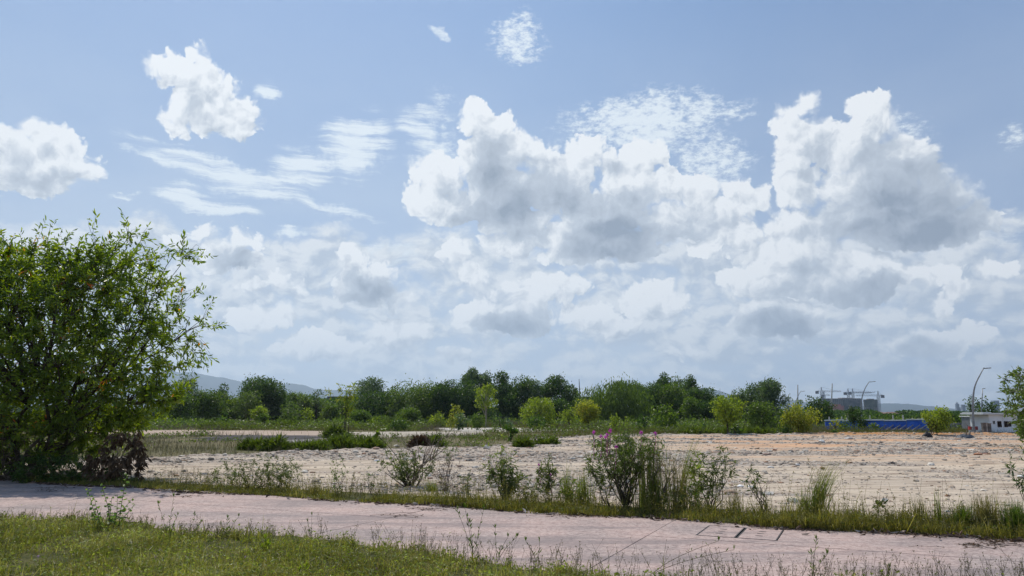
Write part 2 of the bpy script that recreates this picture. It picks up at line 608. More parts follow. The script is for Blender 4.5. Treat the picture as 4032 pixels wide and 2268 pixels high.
def blades(mb, xy, z, h, w, r=None, lean=0.35, seg=1, az=None):
    """grass blades, single triangles or bent in two"""
    r = r or rs
    n = len(xy)
    a = r.uniform(0, 2 * math.pi, n)
    la = r.uniform(0, 2 * math.pi, n) if az is None else az
    h = np.broadcast_to(np.asarray(h, float), (n,))
    w = np.broadcast_to(np.asarray(w, float), (n,))
    ln = np.abs(r.normal(0, lean, n)) * h
    B = np.column_stack([xy, np.broadcast_to(z, (n,))])
    s = np.column_stack([np.cos(a), np.sin(a), np.zeros(n)]) * (w / 2)[:, None]
    l = np.column_stack([np.cos(la) * ln, np.sin(la) * ln, np.zeros(n)])
    up = np.array((0, 0, 1.0))
    if seg == 1:
        v = np.stack([B - s, B + s, B + l + up * h[:, None]], 1).reshape(-1, 3)
        mb.add(v, None, np.arange(n)[:, None] * 3 + np.array((0, 1, 2)))
    else:
        m = B + l * 0.35 + up * (h * 0.6)[:, None]
        tip = B + l + up * (h * (1 - np.minimum(ln / h, 1.2) * 0.35))[:, None]
        v = np.stack([B - s, B + s, m + s * .8, m - s * .8, tip], 1).reshape(-1, 3)
        b = np.arange(n)[:, None] * 5
        mb.add(v, b + np.array((0, 1, 2, 3)), b + np.array((3, 2, 4)))


# value noise for placing and for the ground
def vnoise(x, y, seed=0, octaves=4, rough=0.5):
    out, amp, tot = 0, 1.0, 0
    for o in range(octaves):
        r = np.random.RandomState(seed * 31 + o)
        tab = r.rand(256, 256)
        X, Y = x * 2 ** o + 13.7 * o, y * 2 ** o + 5.1 * o
        xi, yi = np.floor(X).astype(int), np.floor(Y).astype(int)
        fx, fy = X - xi, Y - yi
        fx, fy = fx * fx * (3 - 2 * fx), fy * fy * (3 - 2 * fy)
        g = lambda i, j: tab[(xi + i) % 256, (yi + j) % 256]
        out = out + amp * ((g(0, 0) * (1 - fx) + g(1, 0) * fx) * (1 - fy) + (g(0, 1) * (1 - fx) + g(1, 1) * fx) * fy)
        tot += amp
        amp *= rough
    return out / tot


def inpoly(x, y, poly):
    c = np.zeros(np.shape(x), bool)
    n = len(poly)
    for i in range(n):
        x1, y1 = poly[i]
        x2, y2 = poly[(i + 1) % n]
        if y1 == y2:
            continue
        k = ((y1 > y) != (y2 > y)) & (x < (x2 - x1) * (y - y1) / (y2 - y1) + x1)
        c ^= k
    return c


# ------------------------------------------------------------------ materials
def mat_new(name):
    m = bpy.data.materials.new(name)
    m.use_nodes = True
    nt = m.node_tree
    nt.nodes.clear()
    out = nt.nodes.new('ShaderNodeOutputMaterial')
    return m, nt, out


def coords(nt, kind='Object'):
    tc = nt.nodes.new('ShaderNodeTexCoord')
    return tc.outputs[kind]


def ramp(nt, f, stops):
    n = nt.nodes.new('ShaderNodeValToRGB')
    el = n.color_ramp.elements
    while len(el) < len(stops):
        el.new(0.5)
    for e, (p, c) in zip(el, stops):
        e.position = p
        e.color = tuple(c) + (1,)
    nt.links.new(f.k if isinstance(f, Val) else f, n.inputs[0])
    return n.outputs[0]


def principled(nt, color, rough=0.8, spec=0.3, metal=0.0, normal=None):
    b = nt.nodes.new('ShaderNodeBsdfPrincipled')
    if isinstance(color, bpy.types.NodeSocket):
        nt.links.new(color, b.inputs['Base Color'])
    else:
        b.inputs['Base Color'].default_value = tuple(color) + (1,)
    for nm, x in (('Roughness', rough), ('Specular IOR Level', spec), ('Metallic', metal)):
        if isinstance(x, Val):
            nt.links.new(x.k, b.inputs[nm])
        else:
            b.inputs[nm].default_value = x
    if normal is not None:
        nt.links.new(normal, b.inputs['Normal'])
    return b


def bump(nt, h, strength=0.5, dist=0.02):
    n = nt.nodes.new('ShaderNodeBump')
    n.inputs['Strength'].default_value = strength
    n.inputs['Distance'].default_value = dist
    nt.links.new(h.k if isinstance(h, Val) else h, n.inputs['Height'])
    return n.outputs[0]


def leaf_mat(name, stops, trans=0.4, rough=0.45, tcol=(1.15, 1.35, 0.35), big=0.0, spec=0.35):
    """stops: leaf colours spread over the single leaves of a plant"""
    m, nt, out = mat_new(name)
    geo = nt.nodes.new('ShaderNodeNewGeometry')
    rnd = Val(nt, geo.outputs['Random Per Island'])
    nz = noise(nt, coords(nt), 0.7, 2)
    f = (rnd * 0.72 + (nz - 0.5) * 1.1 + 0.14).sat()
    c = ramp(nt, f, stops)
    b = principled(nt, c, rough, spec)
    t = nt.nodes.new('ShaderNodeBsdfTranslucent')
    nt.links.new(mixc(nt, 1.0, c, tcol, 'MULTIPLY'), t.inputs[0])
    mx = nt.nodes.new('ShaderNodeMixShader')
    mx.inputs[0].default_value = trans
    nt.links.new(b.outputs[0], mx.inputs[1])
    nt.links.new(t.outputs[0], mx.inputs[2])
    nt.links.new(mx.outputs[0], out.inputs[0])
    return m


def plain_mat(name, col, rough=0.7, var=0.12, scale=3.0, spec=0.3, metal=0.0, bmp=0.0):
    m, nt, out = mat_new(name)
    co = coords(nt)
    nz = noise(nt, co, scale, 5, 0.6)
    lo = tuple(c * (1 - var * 1.6) for c in col)
    hi = tuple(min(1, c * (1 + var)) for c in col)
    c = mixc(nt, nz.step(0.3, 0.7), lo, hi)
    b = principled(nt, c, rough, spec, metal, bump(nt, nz, 0.5, bmp) if bmp else None)
    nt.links.new(b.outputs[0], out.inputs[0])
    return m


def bark_mat(name, a, b_, scale=6):
    m, nt, out = mat_new(name)
    mp = nt.nodes.new('ShaderNodeMapping')
    mp.inputs['Scale'].default_value = (1, 1, 0.25)
    nt.links.new(coords(nt), mp.inputs[0])
    nz = noise(nt, mp.outputs[0], scale, 6, 0.65)
    c = mixc(nt, nz.step(0.3, 0.7), a, b_)
    b = principled(nt, c, 0.9, 0.15, normal=bump(nt, nz, 0.6, 0.02))
    nt.links.new(b.outputs[0], out.inputs[0])
    return m


M = {}
M['dark'] = leaf_mat('dark_leaves', [(0, (0.018, 0.040, 0.009)), (.5, (0.049, 0.094, 0.018)), (1, (0.132, 0.190, 0.039))], 0.42)
M['mid'] = leaf_mat('mid_green_leaves', [(0, (0.036, 0.065, 0.009)), (.5, (0.093, 0.147, 0.022)), (1, (0.209, 0.256, 0.044))], 0.45)
M['olive'] = leaf_mat('olive_leaves', [(0, (0.043, 0.069, 0.013)), (.5, (0.100, 0.147, 0.030)), (1, (0.200, 0.250, 0.056))], 0.45)
M['grey'] = leaf_mat('grey_green_leaves', [(0, (0.046, 0.081, 0.040)), (.5, (0.092, 0.138, 0.075)), (1, (0.196, 0.241, 0.149))], 0.40)
M['yellow'] = leaf_mat('yellow_green_leaves', [(0, (.120, .150, .018)), (.5, (.205, .255, .032)), (1, (.36, .38, .05))], .50)
M['gold'] = leaf_mat('gold_leaves', [(0, (.14, .155, .022)), (.45, (.25, .265, .036)), (.88, (.42, .37, .05)), (1, (.40, .20, .04))], .48)
M['fern'] = leaf_mat('fern_fronds', [(0, (0.044, 0.056, 0.011)), (.5, (0.096, 0.128, 0.022)), (1, (0.184, 0.224, 0.040))], .42)
M['acacia'] = leaf_mat('big_tree_leaves', [(0, (0.044, 0.080, 0.010)), (.5, (0.107, 0.164, 0.018)), (.90, (0.199, 0.249, 0.031)), (.972, (0.173, 0.206, 0.031)), (.980, (0.557, 0.206, 0.031)), (1, (0.399, 0.121, 0.031))], .50, .32, (2.2, 2.2, .30), spec=.6)
M['shrub'] = leaf_mat('shrub_leaves', [(0, (0.048, 0.071, 0.014)), (.5, (0.096, 0.124, 0.024)), (1, (0.170, 0.190, 0.049))], .40, .35, spec=.5)
M['rust'] = leaf_mat('dry_brown_leaves', [(0, (.034, .022, .012)), (.5, (.082, .050, .026)), (1, (.17, .11, .055))], .18, .6, (1.2, .8, .5))
M['straw'] = leaf_mat('straw_grass', [(0, (.12, .11, .035)), (.5, (.20, .19, .065)), (1, (.34, .30, .13))], .35, .6, (1.2, 1.1, .5))
M['reed'] = leaf_mat('reed_leaves', [(0, (0.074, 0.099, 0.018)), (.5, (0.158, 0.189, 0.032)), (.8, (0.263, 0.261, 0.063)), (1, (0.378, 0.270, 0.135))], .42, .5)
M['round'] = leaf_mat('round_leaves', [(0, (.10, .16, .05)), (.5, (.17, .25, .08)), (1, (.26, .33, .10))], .40, .5)
M['petal'] = leaf_mat('magenta_petals', [(0, (.38, .05, .30)), (1, (.62, .16, .52))], .40, .5, (1.2, .6, 1.2))
M['pinkball'] = plain_mat('pale_pink_flower', (.72, .52, .62), .8)
M['bark'] = bark_mat('bark', (.030, .023, .017), (.095, .075, .055))
M['palebark'] = bark_mat('pale_bark', (.20, .17, .13), (.38, .33, .27))
M['twig'] = bark_mat('grey_twigs', (.10, .075, .055), (.24, .19, .15))
M['stem'] = bark_mat('green_stems', (.045, .042, .018), (.12, .10, .045))
M['concrete'] = plain_mat('grey_concrete', (.34, .33, .31), .85, .2, 1.5)
M['steel'] = plain_mat('grey_painted_steel', (.20, .21, .22), .45, .08, 2, .5, .3)
M['white'] = plain_mat('white_painted_wall', (.66, .69, .72), .6, .05, .6)
M['glass'] = plain_mat('dark_window_glass', (.03, .035, .04), .12, .2, .5, .6)
M['black'] = plain_mat('slot_shade_black', (.012, .012, .014), .45, .2, 4)  # painted darkness for the openings of the drain cover slots

# ------------------------------------------------------------------ ground, lot, path
ES = np.array((math.cos(math.radians(-24.9)), math.sin(math.radians(-24.9))))
ET = np.array((-ES[1], ES[0]))


def ST(s, t):
    return np.asarray(s)[..., None] * ES + np.asarray(t)[..., None] * ET


def pxpoly(pts):
    return [G(x, y) for x, y in pts]


LOT = [tuple(ST(-34.0, 15.9)), tuple(ST(22.0, 15.4))] + [(70, 20), (75, 60)] + pxpoly(
    [(4900, 1712), (4032, 1712), (3400, 1711), (3000, 1715), (2600, 1714), (2300, 1722), (2080, 1735), (1990, 1754), (1900, 1768),
     (1500, 1771), (1100, 1788), (700, 1804), (400, 1813)]) + [(-45, 36)]
PATCHES = {
    'sand_track': [(330, 1697), (700, 1694), (1000, 1695), (1300, 1698), (1330, 1712), (1290, 1720), (1000, 1713), (700, 1713), (500, 1715), (330, 1713)],
    'sand_patch': [(1360, 1702), (1600, 1699), (1900, 1700), (1910, 1712), (1600, 1719), (1450, 1726), (1370, 1719)],
    'pale_sand': [(1690, 1685), (2000, 1684), (2130, 1688), (2260, 1694), (2100, 1701), (1880, 1700), (1750, 1695)],
    'charcoal_soil': [(780, 1722), (900, 1714), (1250, 1716), (1260, 1730), (1000, 1735), (760, 1735)],
    'grey_sand': [(1040, 1731), (1290, 1724), (1300, 1740), (1080, 1744)],
    'red_soil': [(860, 1656), (1050, 1660), (1300, 1657), (1310, 1672), (1000, 1674), (870, 1668)],
}
PATCH_W = {k: pxpoly(v) for k, v in PATCHES.items()}


def ground_mat():
    m, nt, out = mat_new('field_soil')
    co = coords(nt)
    a = noise(nt, co, 0.12, 6, 0.6)
    b = noise(nt, co, 1.7, 6, 0.65)
    c1 = mixc(nt, a.step(0.35, 0.65), (.062, .068, .024), (.12, .105, .05))
    c2 = mixc(nt, b.step(0.4, 0.75), c1, (.17, .13, .08))
    b_ = principled(nt, c2, 0.95, 0.1, normal=bump(nt, b, 0.7, 0.05))
    nt.links.new(b_.outputs[0], out.inputs[0])
    return m


def grid_lines():
    a = np.concatenate([-np.geomspace(12000, 30, 14), np.linspace(-24, 24, 9), np.geomspace(30, 12000, 14)])
    b = np.concatenate([np.array((-300, -120, -40, -10)), np.linspace(0, 120, 25), np.geomspace(140, 12300, 16)])
    return a, b


xs, ys = grid_lines()
X_, Y_ = np.meshgrid(xs, ys)
nx, ny = len(xs), len(ys)
i, j = np.meshgrid(np.arange(ny - 1), np.arange(nx - 1), indexing='ij')
k0 = i * nx + j
g_me = make_mesh('ground', np.column_stack([X_.ravel(), Y_.ravel(), np.zeros(X_.size)]),
                 [np.stack([k0, k0 + 1, k0 + nx + 1, k0 + nx], -1).reshape(-1, 4)], [ground_mat()])
tag(link('ground', g_me), kind='structure')


def dist_poly(x, y, poly):
    d = np.full(np.shape(x), 1e9)
    n = len(poly)
    for i in range(n):
        a, b = np.array(poly[i]), np.array(poly[(i + 1) % n])
        ab = b - a
        t = np.clip(((x - a[0]) * ab[0] + (y - a[1]) * ab[1]) / (ab @ ab), 0, 1)
        d = np.minimum(d, np.hypot(x - a[0] - t * ab[0], y - a[1] - t * ab[1]))
    return d


def lot_fields(x, y):
    """streaks of tracks, rubble amount, height of the bulldozed lot"""
    ang = math.radians(-6)
    u = x * math.cos(ang) + y * math.sin(ang)
    v = -x * math.sin(ang) + y * math.cos(ang)
    st = vnoise(u * .06 + 40, v * .55, 3, 4, .55)
    rub = np.clip((vnoise(u * .10 + 9, v * .34 + 3, 5, 4, .6) - .440) * 5.5, 0, 1)
    edge = dist_poly(x, y, LOT)
    far = np.clip(1 - edge / np.maximum(1.2, y * .05), 0, 1) * (y > 24)
    rub = np.clip(np.maximum(rub, far * 1.2), 0, 1)
    h = (st - .5) * .12 + (vnoise(u * .5, v * 3.2, 8, 3) - .5) * .06
    h = h + rub * (vnoise(x * 1.3 + 7, y * 1.3, 11, 4, .65) ** 2) * (.14 + .30 * far)
    h = h * np.clip(edge / .6, 0, 1) + .012 + .05 * np.clip(edge / .8, 0, 1)
    orange = np.clip(1 - np.abs(y - 71 - (vnoise(x * .3, y * .3, 17) - .5) * 3) / 4.5, 0, 1) * np.clip((x - 26) / 6, 0, 1) * np.clip((52 - x) / 6, 0, 1)
    h = h + orange * (.10 + .25 * vnoise(x * .9, y * .9, 21, 4, .65)) * np.clip(edge / 1.5, 0, 1)
    return st, rub, np.maximum(h, .008), orange


def lot_mat():
    m, nt, out = mat_new('crushed_rubble_and_sand')
    co = coords(nt)
    rub = nt.nodes.new('ShaderNodeAttribute')
    rub.attribute_name = 'rubble'
    R = Val(nt, rub.outputs['Fac'])
    org = nt.nodes.new('ShaderNodeAttribute')
    org.attribute_name = 'orange'
    O = Val(nt, org.outputs['Fac'])
    mp = nt.nodes.new('ShaderNodeMapping')
    mp.inputs['Rotation'].default_value = (0, 0, math.radians(6))
    mp.inputs['Scale'].default_value = (.07, .60, 1)
    nt.links.new(co, mp.inputs[0])
    streak = noise(nt, mp.outputs[0], 1.0, 7, 0.62)
    mp2 = nt.nodes.new('ShaderNodeMapping')
    mp2.inputs['Rotation'].default_value = (0, 0, math.radians(5))
    mp2.inputs['Scale'].default_value = (.5, 3.0, 1)
    nt.links.new(co, mp2.inputs[0])
    fine = noise(nt, mp2.outputs[0], 1.0, 6, 0.7)
    vo = voro(nt, co, 9.0, 1.0, feature='F1')
    vc = vo.outputs['Color']
    sep = nt.nodes.new('ShaderNodeSeparateColor')
    nt.links.new(vc, sep.inputs[0])
    cell = Val(nt, sep.outputs[0])
    sx = nt.nodes.new('ShaderNodeSeparateXYZ')
    nt.links.new(co, sx.inputs[0])
    right = (Val(nt, sx.outputs[0]) + (streak - 0.5) * 30).step(-2, 18) * (Val(nt, sx.outputs[1]) + (streak - 0.5) * 14).step(26, 40) 
    sand = mixc(nt, streak.step(0.35, 0.65), (0.530, 0.440, 0.335), (0.395, 0.328, 0.260))
    tan = mixc(nt, streak.step(0.44, 0.56), (0.542, 0.305, 0.169), (0.520, 0.395, 0.277))
    base = mixc(nt, right * streak.step(0.64, 0.46) * 0.95, sand, tan)
    base = mixc(nt, fine.step(0.44, 0.66) * 0.85, base, (0.186, 0.153, 0.124))
    grey = mixc(nt, cell.step(0.1, 0.95, mode='LINEAR'), (0.102, 0.086, 0.072), (0.407, 0.356, 0.303))
    grey = mixc(nt, (cell._m('FRACT') * 7.3)._m('FRACT').step(0.8, 0.95) * 0.6, grey, (0.269, 0.150, 0.095))
    c = mixc(nt, (R * 1.2 + (fine - 0.5) * 1.6).step(0.25, 0.65) * 0.92, base, grey)
    c = mixc(nt, (O * 1.4 + (fine - 0.5)).sat(), c, (0.364, 0.185, 0.075))
    hgt = fine * 0.7 + Val(nt, vo.outputs['Distance']) * R * 0.6
    b = principled(nt, c, 0.95, 0.12, normal=bump(nt, hgt, 1.0, 0.06))
    nt.links.new(b.outputs[0], out.inputs[0])
    return m


def build_lot():
    n1, n2 = 330, 330
    yy = np.geomspace(9.0, 78, n1)
    kx = np.linspace(-1.05, 1.15, n2)
    Yg, K = np.meshgrid(yy, kx, indexing='ij')
    Xg = Yg * K
    st, rub, h, org = lot_fields(Xg, Yg)
    ins = inpoly(Xg, Yg, LOT)
    i, j = np.meshgrid(np.arange(n1 - 1), np.arange(n2 - 1), indexing='ij')
    keep = ins[:-1, :-1] & ins[1:, :-1] & ins[:-1, 1:] & ins[1:, 1:]
    k0 = (i * n2 + j)[keep]
    f = np.stack([k0, k0 + 1, k0 + n2 + 1, k0 + n2], -1)
    used = np.unique(f)
    mp = np.full(n1 * n2, -1)
    mp[used] = np.arange(len(used))
    v = np.column_stack([Xg.ravel(), Yg.ravel(), h.ravel()])[used]
    me = make_mesh('gravel_lot', v, [mp[f]], [lot_mat()], smooth=True)
    for nm, arr in (('rubble', rub), ('orange', org)):
        a = me.attributes.new(nm, 'FLOAT', 'POINT')
        a.data.foreach_set('value', arr.ravel()[used].astype(np.float32))
    tag(link('gravel_lot', me), kind='structure')


build_lot()


def patch(name, poly, col, z, col2):
    c = np.mean(poly, axis=0)
    pts = []
    n = len(poly)
    for i in range(n):
        a, b = np.array(poly[i]), np.array(poly[(i + 1) % n])
        m = max(2, int(np.linalg.norm(b - a) / .8))
        for q in range(m):
            p = a + (b - a) * q / m
            p = p + (vnoise(np.array([p[0] * .5]), np.array([p[1] * .5]), 41, 4, .7)[0] - .5) * 6 * np.array((1, .8))
            pts.append((p[0], p[1], z))
    m, nt, out = mat_new(name)
    mp = nt.nodes.new('ShaderNodeMapping')
    mp.inputs['Scale'].default_value = (.25, 1, 1)
    nt.links.new(coords(nt), mp.inputs[0])
    nz = noise(nt, mp.outputs[0], 1.2, 7, 0.7)
    cc = mixc(nt, nz.step(.38, .62), col, col2)
    b = principled(nt, cc, .95, .1, normal=bump(nt, nz, .8, .08))
    nt.links.new(b.outputs[0], out.inputs[0])
    import bmesh
    bm = bmesh.new()
    f = bm.faces.new([bm.verts.new(p) for p in pts])
    bmesh.ops.triangulate(bm, faces=[f])
    me = bpy.data.meshes.new(name)
    bm.to_mesh(me)
    bm.free()
    me.materials.append(m)
    for p in me.polygons:
        if p.normal.z < 0:
            p.flip()
    tag(link(name, me), kind='structure')


patch('sand_track', PATCH_W['sand_track'], (0.413, 0.330, 0.262), .010, (0.300, 0.225, 0.173))
patch('sand_patch', PATCH_W['sand_patch'], (0.435, 0.390, 0.330), .010, (0.315, 0.270, 0.210))
patch('pale_sand', PATCH_W['pale_sand'], (0.525, 0.495, 0.450), .010, (0.338, 0.300, 0.247))
patch('charcoal_soil', PATCH_W['charcoal_soil'], (0.026, 0.024, 0.026), .018, (0.090, 0.083, 0.083))
patch('grey_sand', PATCH_W['grey_sand'], (0.285, 0.270, 0.255), .014, (0.210, 0.195, 0.180))
patch('red_soil', PATCH_W['red_soil'], (0.210, 0.098, 0.053), .010, (0.270, 0.150, 0.090))


# ------------------------------------------------------------------ footpath of pink concrete slabs
def path_mat(name='pink_concrete', k=1.0):
    k *= .86
    m, nt, out = mat_new(name)
    co = coords(nt)
    g1 = noise(nt, co, 13, 5, 0.85)
    g2 = noise(nt, co, 1.1, 6, 0.62)
    g3 = noise(nt, co, 0.35, 4, 0.6)
    g4 = noise(nt, co, 60, 2, 0.8)
    sm = nt.nodes.new('ShaderNodeMapping')
    sm.inputs['Rotation'].default_value = (0, 0, math.radians(24.9))
    sm.inputs['Scale'].default_value = (.22, 1.3, 1)
    nt.links.new(co, sm.inputs[0])
    g5 = noise(nt, sm.outputs[0], 1.0, 5, 0.65)
    a = mixc(nt, g2.step(.34, .68), (0.344 * k, 0.265 * k, 0.244 * k), (0.468 * k, 0.330 * k, 0.290 * k))
    a = mixc(nt, g3.step(.45, .70) * .75, a, (0.514 * k, 0.358 * k, 0.307 * k))
    a = mixc(nt, g3.step(.50, .32) * .85, a, (0.277 * k, 0.228 * k, 0.214 * k))
    a = mixc(nt, g1.step(.42, .66) * .65, a, (0.617 * k, 0.503 * k, 0.446 * k))
    a = mixc(nt, g1.step(.50, .34) * .70, a, (0.175 * k, 0.139 * k, 0.130 * k))
    a = mixc(nt, g4.step(.5, .25) * .5, a, (.12, .105, .105))
    a = mixc(nt, g5.step(.47, .64) * .62, a, (0.206 * k, 0.172 * k, 0.168 * k))
    b = principled(nt, a, .9, .25, normal=bump(nt, g1, .5, .006))
    nt.links.new(b.outputs[0], out.inputs[0])
    return m


PM = path_mat()
PIT = (-2.62, -1.33, 12.84, 14.06)


def build_path():
    mb = MB()
    Mx = Matrix(((ES[0], ET[0], 0, 0), (ES[1], ET[1], 0, 0), (0, 0, 1, 0), (0, 0, 0, 1)))
    sj = [-3.33 + 5.07 * k for k in range(-7, 6)]
    tj = [9.0, 12.47, 14.72]
    for a, b in zip(sj[:-1], sj[1:]):
        for c, d in zip(tj[:-1], tj[1:]):
            ga = .008 if abs(a + 3.33) < .1 else .005
            gb = .008 if abs(b + 3.33) < .1 else .005
            gz = rs.uniform(-.003, .003)
            x0, x1, y0, y1 = a + ga, b - gb, c + .009, d - .009
            if x0 < PIT[0] and x1 > PIT[1] and y0 < PIT[2] and y1 > PIT[3]:
                for q in ((x0, PIT[0], y0, y1), (PIT[1], x1, y0, y1), (PIT[0], PIT[1], y0, PIT[2]), (PIT[0], PIT[1], PIT[3], y1)):
                    mb.box(*q, -.09, .030, Mx)
            else:
                mb.box(x0, x1, y0, y1, -.09, .030 + gz, Mx)
    tag(mb.build('footpath', PM), kind='structure')
    # dark bedding that shows in the joints
    bd = MB().box(sj[0] - .02, sj[-1] + .02, 8.97, 14.75, -.05, .008, Mx)
    tag(bd.build('path_bedding', plain_mat('joint_dirt', (.03, .027, .024), .95)), kind='structure')
    # two covers side by side in the pit
    mid = (PIT[0] + PIT[1]) / 2
    fr_m = plain_mat('rusty_cover_frame', (.035, .032, .032), .6, .3, 8)
    cov = path_mat('cover_concrete', 1.02)
    for a, b, lab in ((PIT[0] + .012, mid - .012, 'left one of the two square concrete drain covers in the pink path'),
                      (mid + .012, PIT[1] - .012, 'right one of the two square concrete drain covers in the pink path')):
        c_ = ST((a + b) / 2, (PIT[2] + PIT[3]) / 2)
        t = thing('drain_cover', lab, 'drain cover', (c_[0], c_[1], .0), 'drain covers in the path')
        p = MB().box(a + .022, b - .022, PIT[2] + .032, PIT[3] - .032, .009, .032, Mx)
        p.build('cover_panel', cov, t)
        f = MB()
        for q in ((a, a + .02, PIT[2] + .01, PIT[3] - .01), (b - .02, b, PIT[2] + .01, PIT[3] - .01),
                  (a + .02, b - .02, PIT[2] + .01, PIT[2] + .028), (a + .02, b - .02, PIT[3] - .028, PIT[3] - .01)):
            f.box(*q, .009, .034, Mx)
        f.build('cover_frame', fr_m, t)
        for q in (-1, 0, 1):
            cs, ct = (a + b) / 2, (PIT[2] + PIT[3]) / 2 + q * .24
            an = np.linspace(0, 2 * math.pi, 14, endpoint=False)
            pp = ST(cs + .062 * np.cos(an), ct + .026 * np.sin(an))
            v = np.vstack([np.column_stack([pp, np.full(14, .0345)]), np.column_stack([pp, np.full(14, .030)])])
            sl = MB()
            sl.add(v, [(i, (i + 1) % 14, 14 + (i + 1) % 14, 14 + i) for i in range(14)])
            sl.add(np.vstack([v[:14], [[*ST(cs, ct), .0345]]]), None, [(i, (i + 1) % 14, 14) for i in range(14)])
            sl.build('lifting_slot', M['black'], t)  # raised black disc, its colour stands for the shade inside the slot


build_path()


# ------------------------------------------------------------------ stones
def rock_proto(r, sub=False):
    ph = (1 + 5 ** .5) / 2
    v = np.array([(-1, ph, 0), (1, ph, 0), (-1, -ph, 0), (1, -ph, 0), (0, -1, ph), (0, 1, ph), (0, -1, -ph), (0, 1, -ph), (ph, 0, -1), (ph, 0, 1), (-ph, 0, -1), (-ph, 0, 1)]) / 1.9
    f = np.array([(0, 11, 5), (0, 5, 1), (0, 1, 7), (0, 7, 10), (0, 10, 11), (1, 5, 9), (5, 11, 4), (11, 10, 2), (10, 7, 6), (7, 1, 8), (3, 9, 4), (3, 4, 2), (3, 2, 6), (3, 6, 8), (3, 8, 9), (4, 9, 5), (2, 4, 11), (6, 2, 10), (8, 6, 7), (9, 8, 1)])
    if sub:
        for _ in range(2):
            mids, vl, nf = {}, [tuple(x) for x in v], []

            def mid(a, b):
                k = (min(a, b), max(a, b))
                if k not in mids:
                    vl.append(tuple((np.array(vl[a]) + np.array(vl[b])) / 2))
                    mids[k] = len(vl) - 1
                return mids[k]
            for a, b, c in f:
                x, y, z = mid(a, b), mid(b, c), mid(c, a)
                nf += [(a, x, z), (b, y, x), (c, z, y), (x, y, z)]
            v, f = np.array(vl), np.array(nf)
        v = unit(v)
        # cut with random planes for broken faces
        for _ in range(9):
            n = unit(r.normal(size=3))
            d = r.uniform(.45, .85)
            k = v @ n - d
            v = v - np.maximum(k, 0)[:, None] * n
        v = v + r.normal(0, .015, v.shape)
    else:
        v = v * r.uniform(.7, 1.2, (12, 1))
    return v, f


def stone_mat(name='rubble_stone', pal=None):
    m, nt, out = mat_new(name)
    geo = nt.nodes.new('ShaderNodeNewGeometry')
    c = ramp(nt, geo.outputs['Random Per Island'], pal or [(0, (.13, .11, .09)), (.25, (.28, .235, .19)), (.55, (.38, .315, .245)), (.72, (.35, .245, .16)), (.80, (.28, .14, .075)), (.84, (.40, .35, .29)), (1, (.60, .55, .47))])
    nz = noise(nt, coords(nt), 14, 4)
    c = mixc(nt, nz.step(.35, .7) * .4, c, (.5, .45, .4))
    b = principled(nt, c, .9, .15, normal=bump(nt, nz, .5, .01))
    nt.links.new(b.outputs[0], out.inputs[0])
    return m


SM = stone_mat()


def scatter_stones():
    r = np.random.RandomState(3)
    protos = [rock_proto(r) for _ in range(7)]
    n = 200000
    y = np.exp(r.uniform(math.log(12), math.log(76), n))
    x = y * r.uniform(-1.0, 1.1, n)
    ok = inpoly(x, y, LOT)
    x, y = x[ok], y[ok]
    st, rub, h, org = lot_fields(x, y)
    keep = r.rand(len(x)) < (.16 + .84 * rub ** 1.5) * .60
    x, y, h, rub = x[keep], y[keep], h[keep], rub[keep]
    n = len(x)
    sz = np.exp(r.normal(math.log(.019), .60, n)) * (.6 + y / 34) * (.8 + .5 * rub)
    sz = np.clip(sz, .008, .17)
    mb = MB()
    for q, (v, f) in enumerate(protos):
        k = np.arange(n) % len(protos) == q
        m = k.sum()
        a = r.uniform(0, 2 * math.pi, m)
        sc = np.column_stack([sz[k] * r.uniform(.8, 1.7, m), sz[k] * r.uniform(.7, 1.2, m), sz[k] * r.uniform(.3, .65, m)])
        vv = v[None] * sc[:, None]
        ca, sa = np.cos(a)[:, None], np.sin(a)[:, None]
        X = vv[..., 0] * ca - vv[..., 1] * sa + x[k][:, None]
        Yv = vv[..., 0] * sa + vv[..., 1] * ca + y[k][:, None]
        Z = vv[..., 2] + (h[k] + sz[k] * .12)[:, None]
        mb.add(np.stack([X, Yv, Z], -1).reshape(-1, 3), None, (np.arange(m)[:, None, None] * 12 + f[None]).reshape(-1, 3))
    tag(mb.build('gravel_stones', SM), kind='stuff', label='loose crushed stones and rubble strewn over the cleared lot', cat='gravel')
    print('stones', n)


scatter_stones()


def rock(px, py, wpx, hk, label, col, name='rock', cat='rock', flat=1.0):
    r = np.random.RandomState(int(px * 7 + py))
    x, y = G(px, py)
    s = y * wpx / 2912 / 1.7
    _, _, h, _ = lot_fields(np.array([x]), np.array([y]))
    v, f = rock_proto(r, True)
    a = r.uniform(-.5, .5)
    R = np.array(((math.cos(a), -math.sin(a), 0), (math.sin(a), math.cos(a), 0), (0, 0, 1)))
    v = (v * np.array((s, s * .8, s * hk))) @ R.T
    z0 = float(h[0]) + s * hk * .45 * flat
    m = stone_mat(name + '_stone', [(0, tuple(c * .85 for c in col)), (1, col)])
    o = MB().add(v, None, f).build(name, m, None, loc=(0, 0, 0))
    o.location = (x, y, z0)
    tag(o, label, cat, 'large stones lying on the cleared lot' if cat == 'rock' else None)


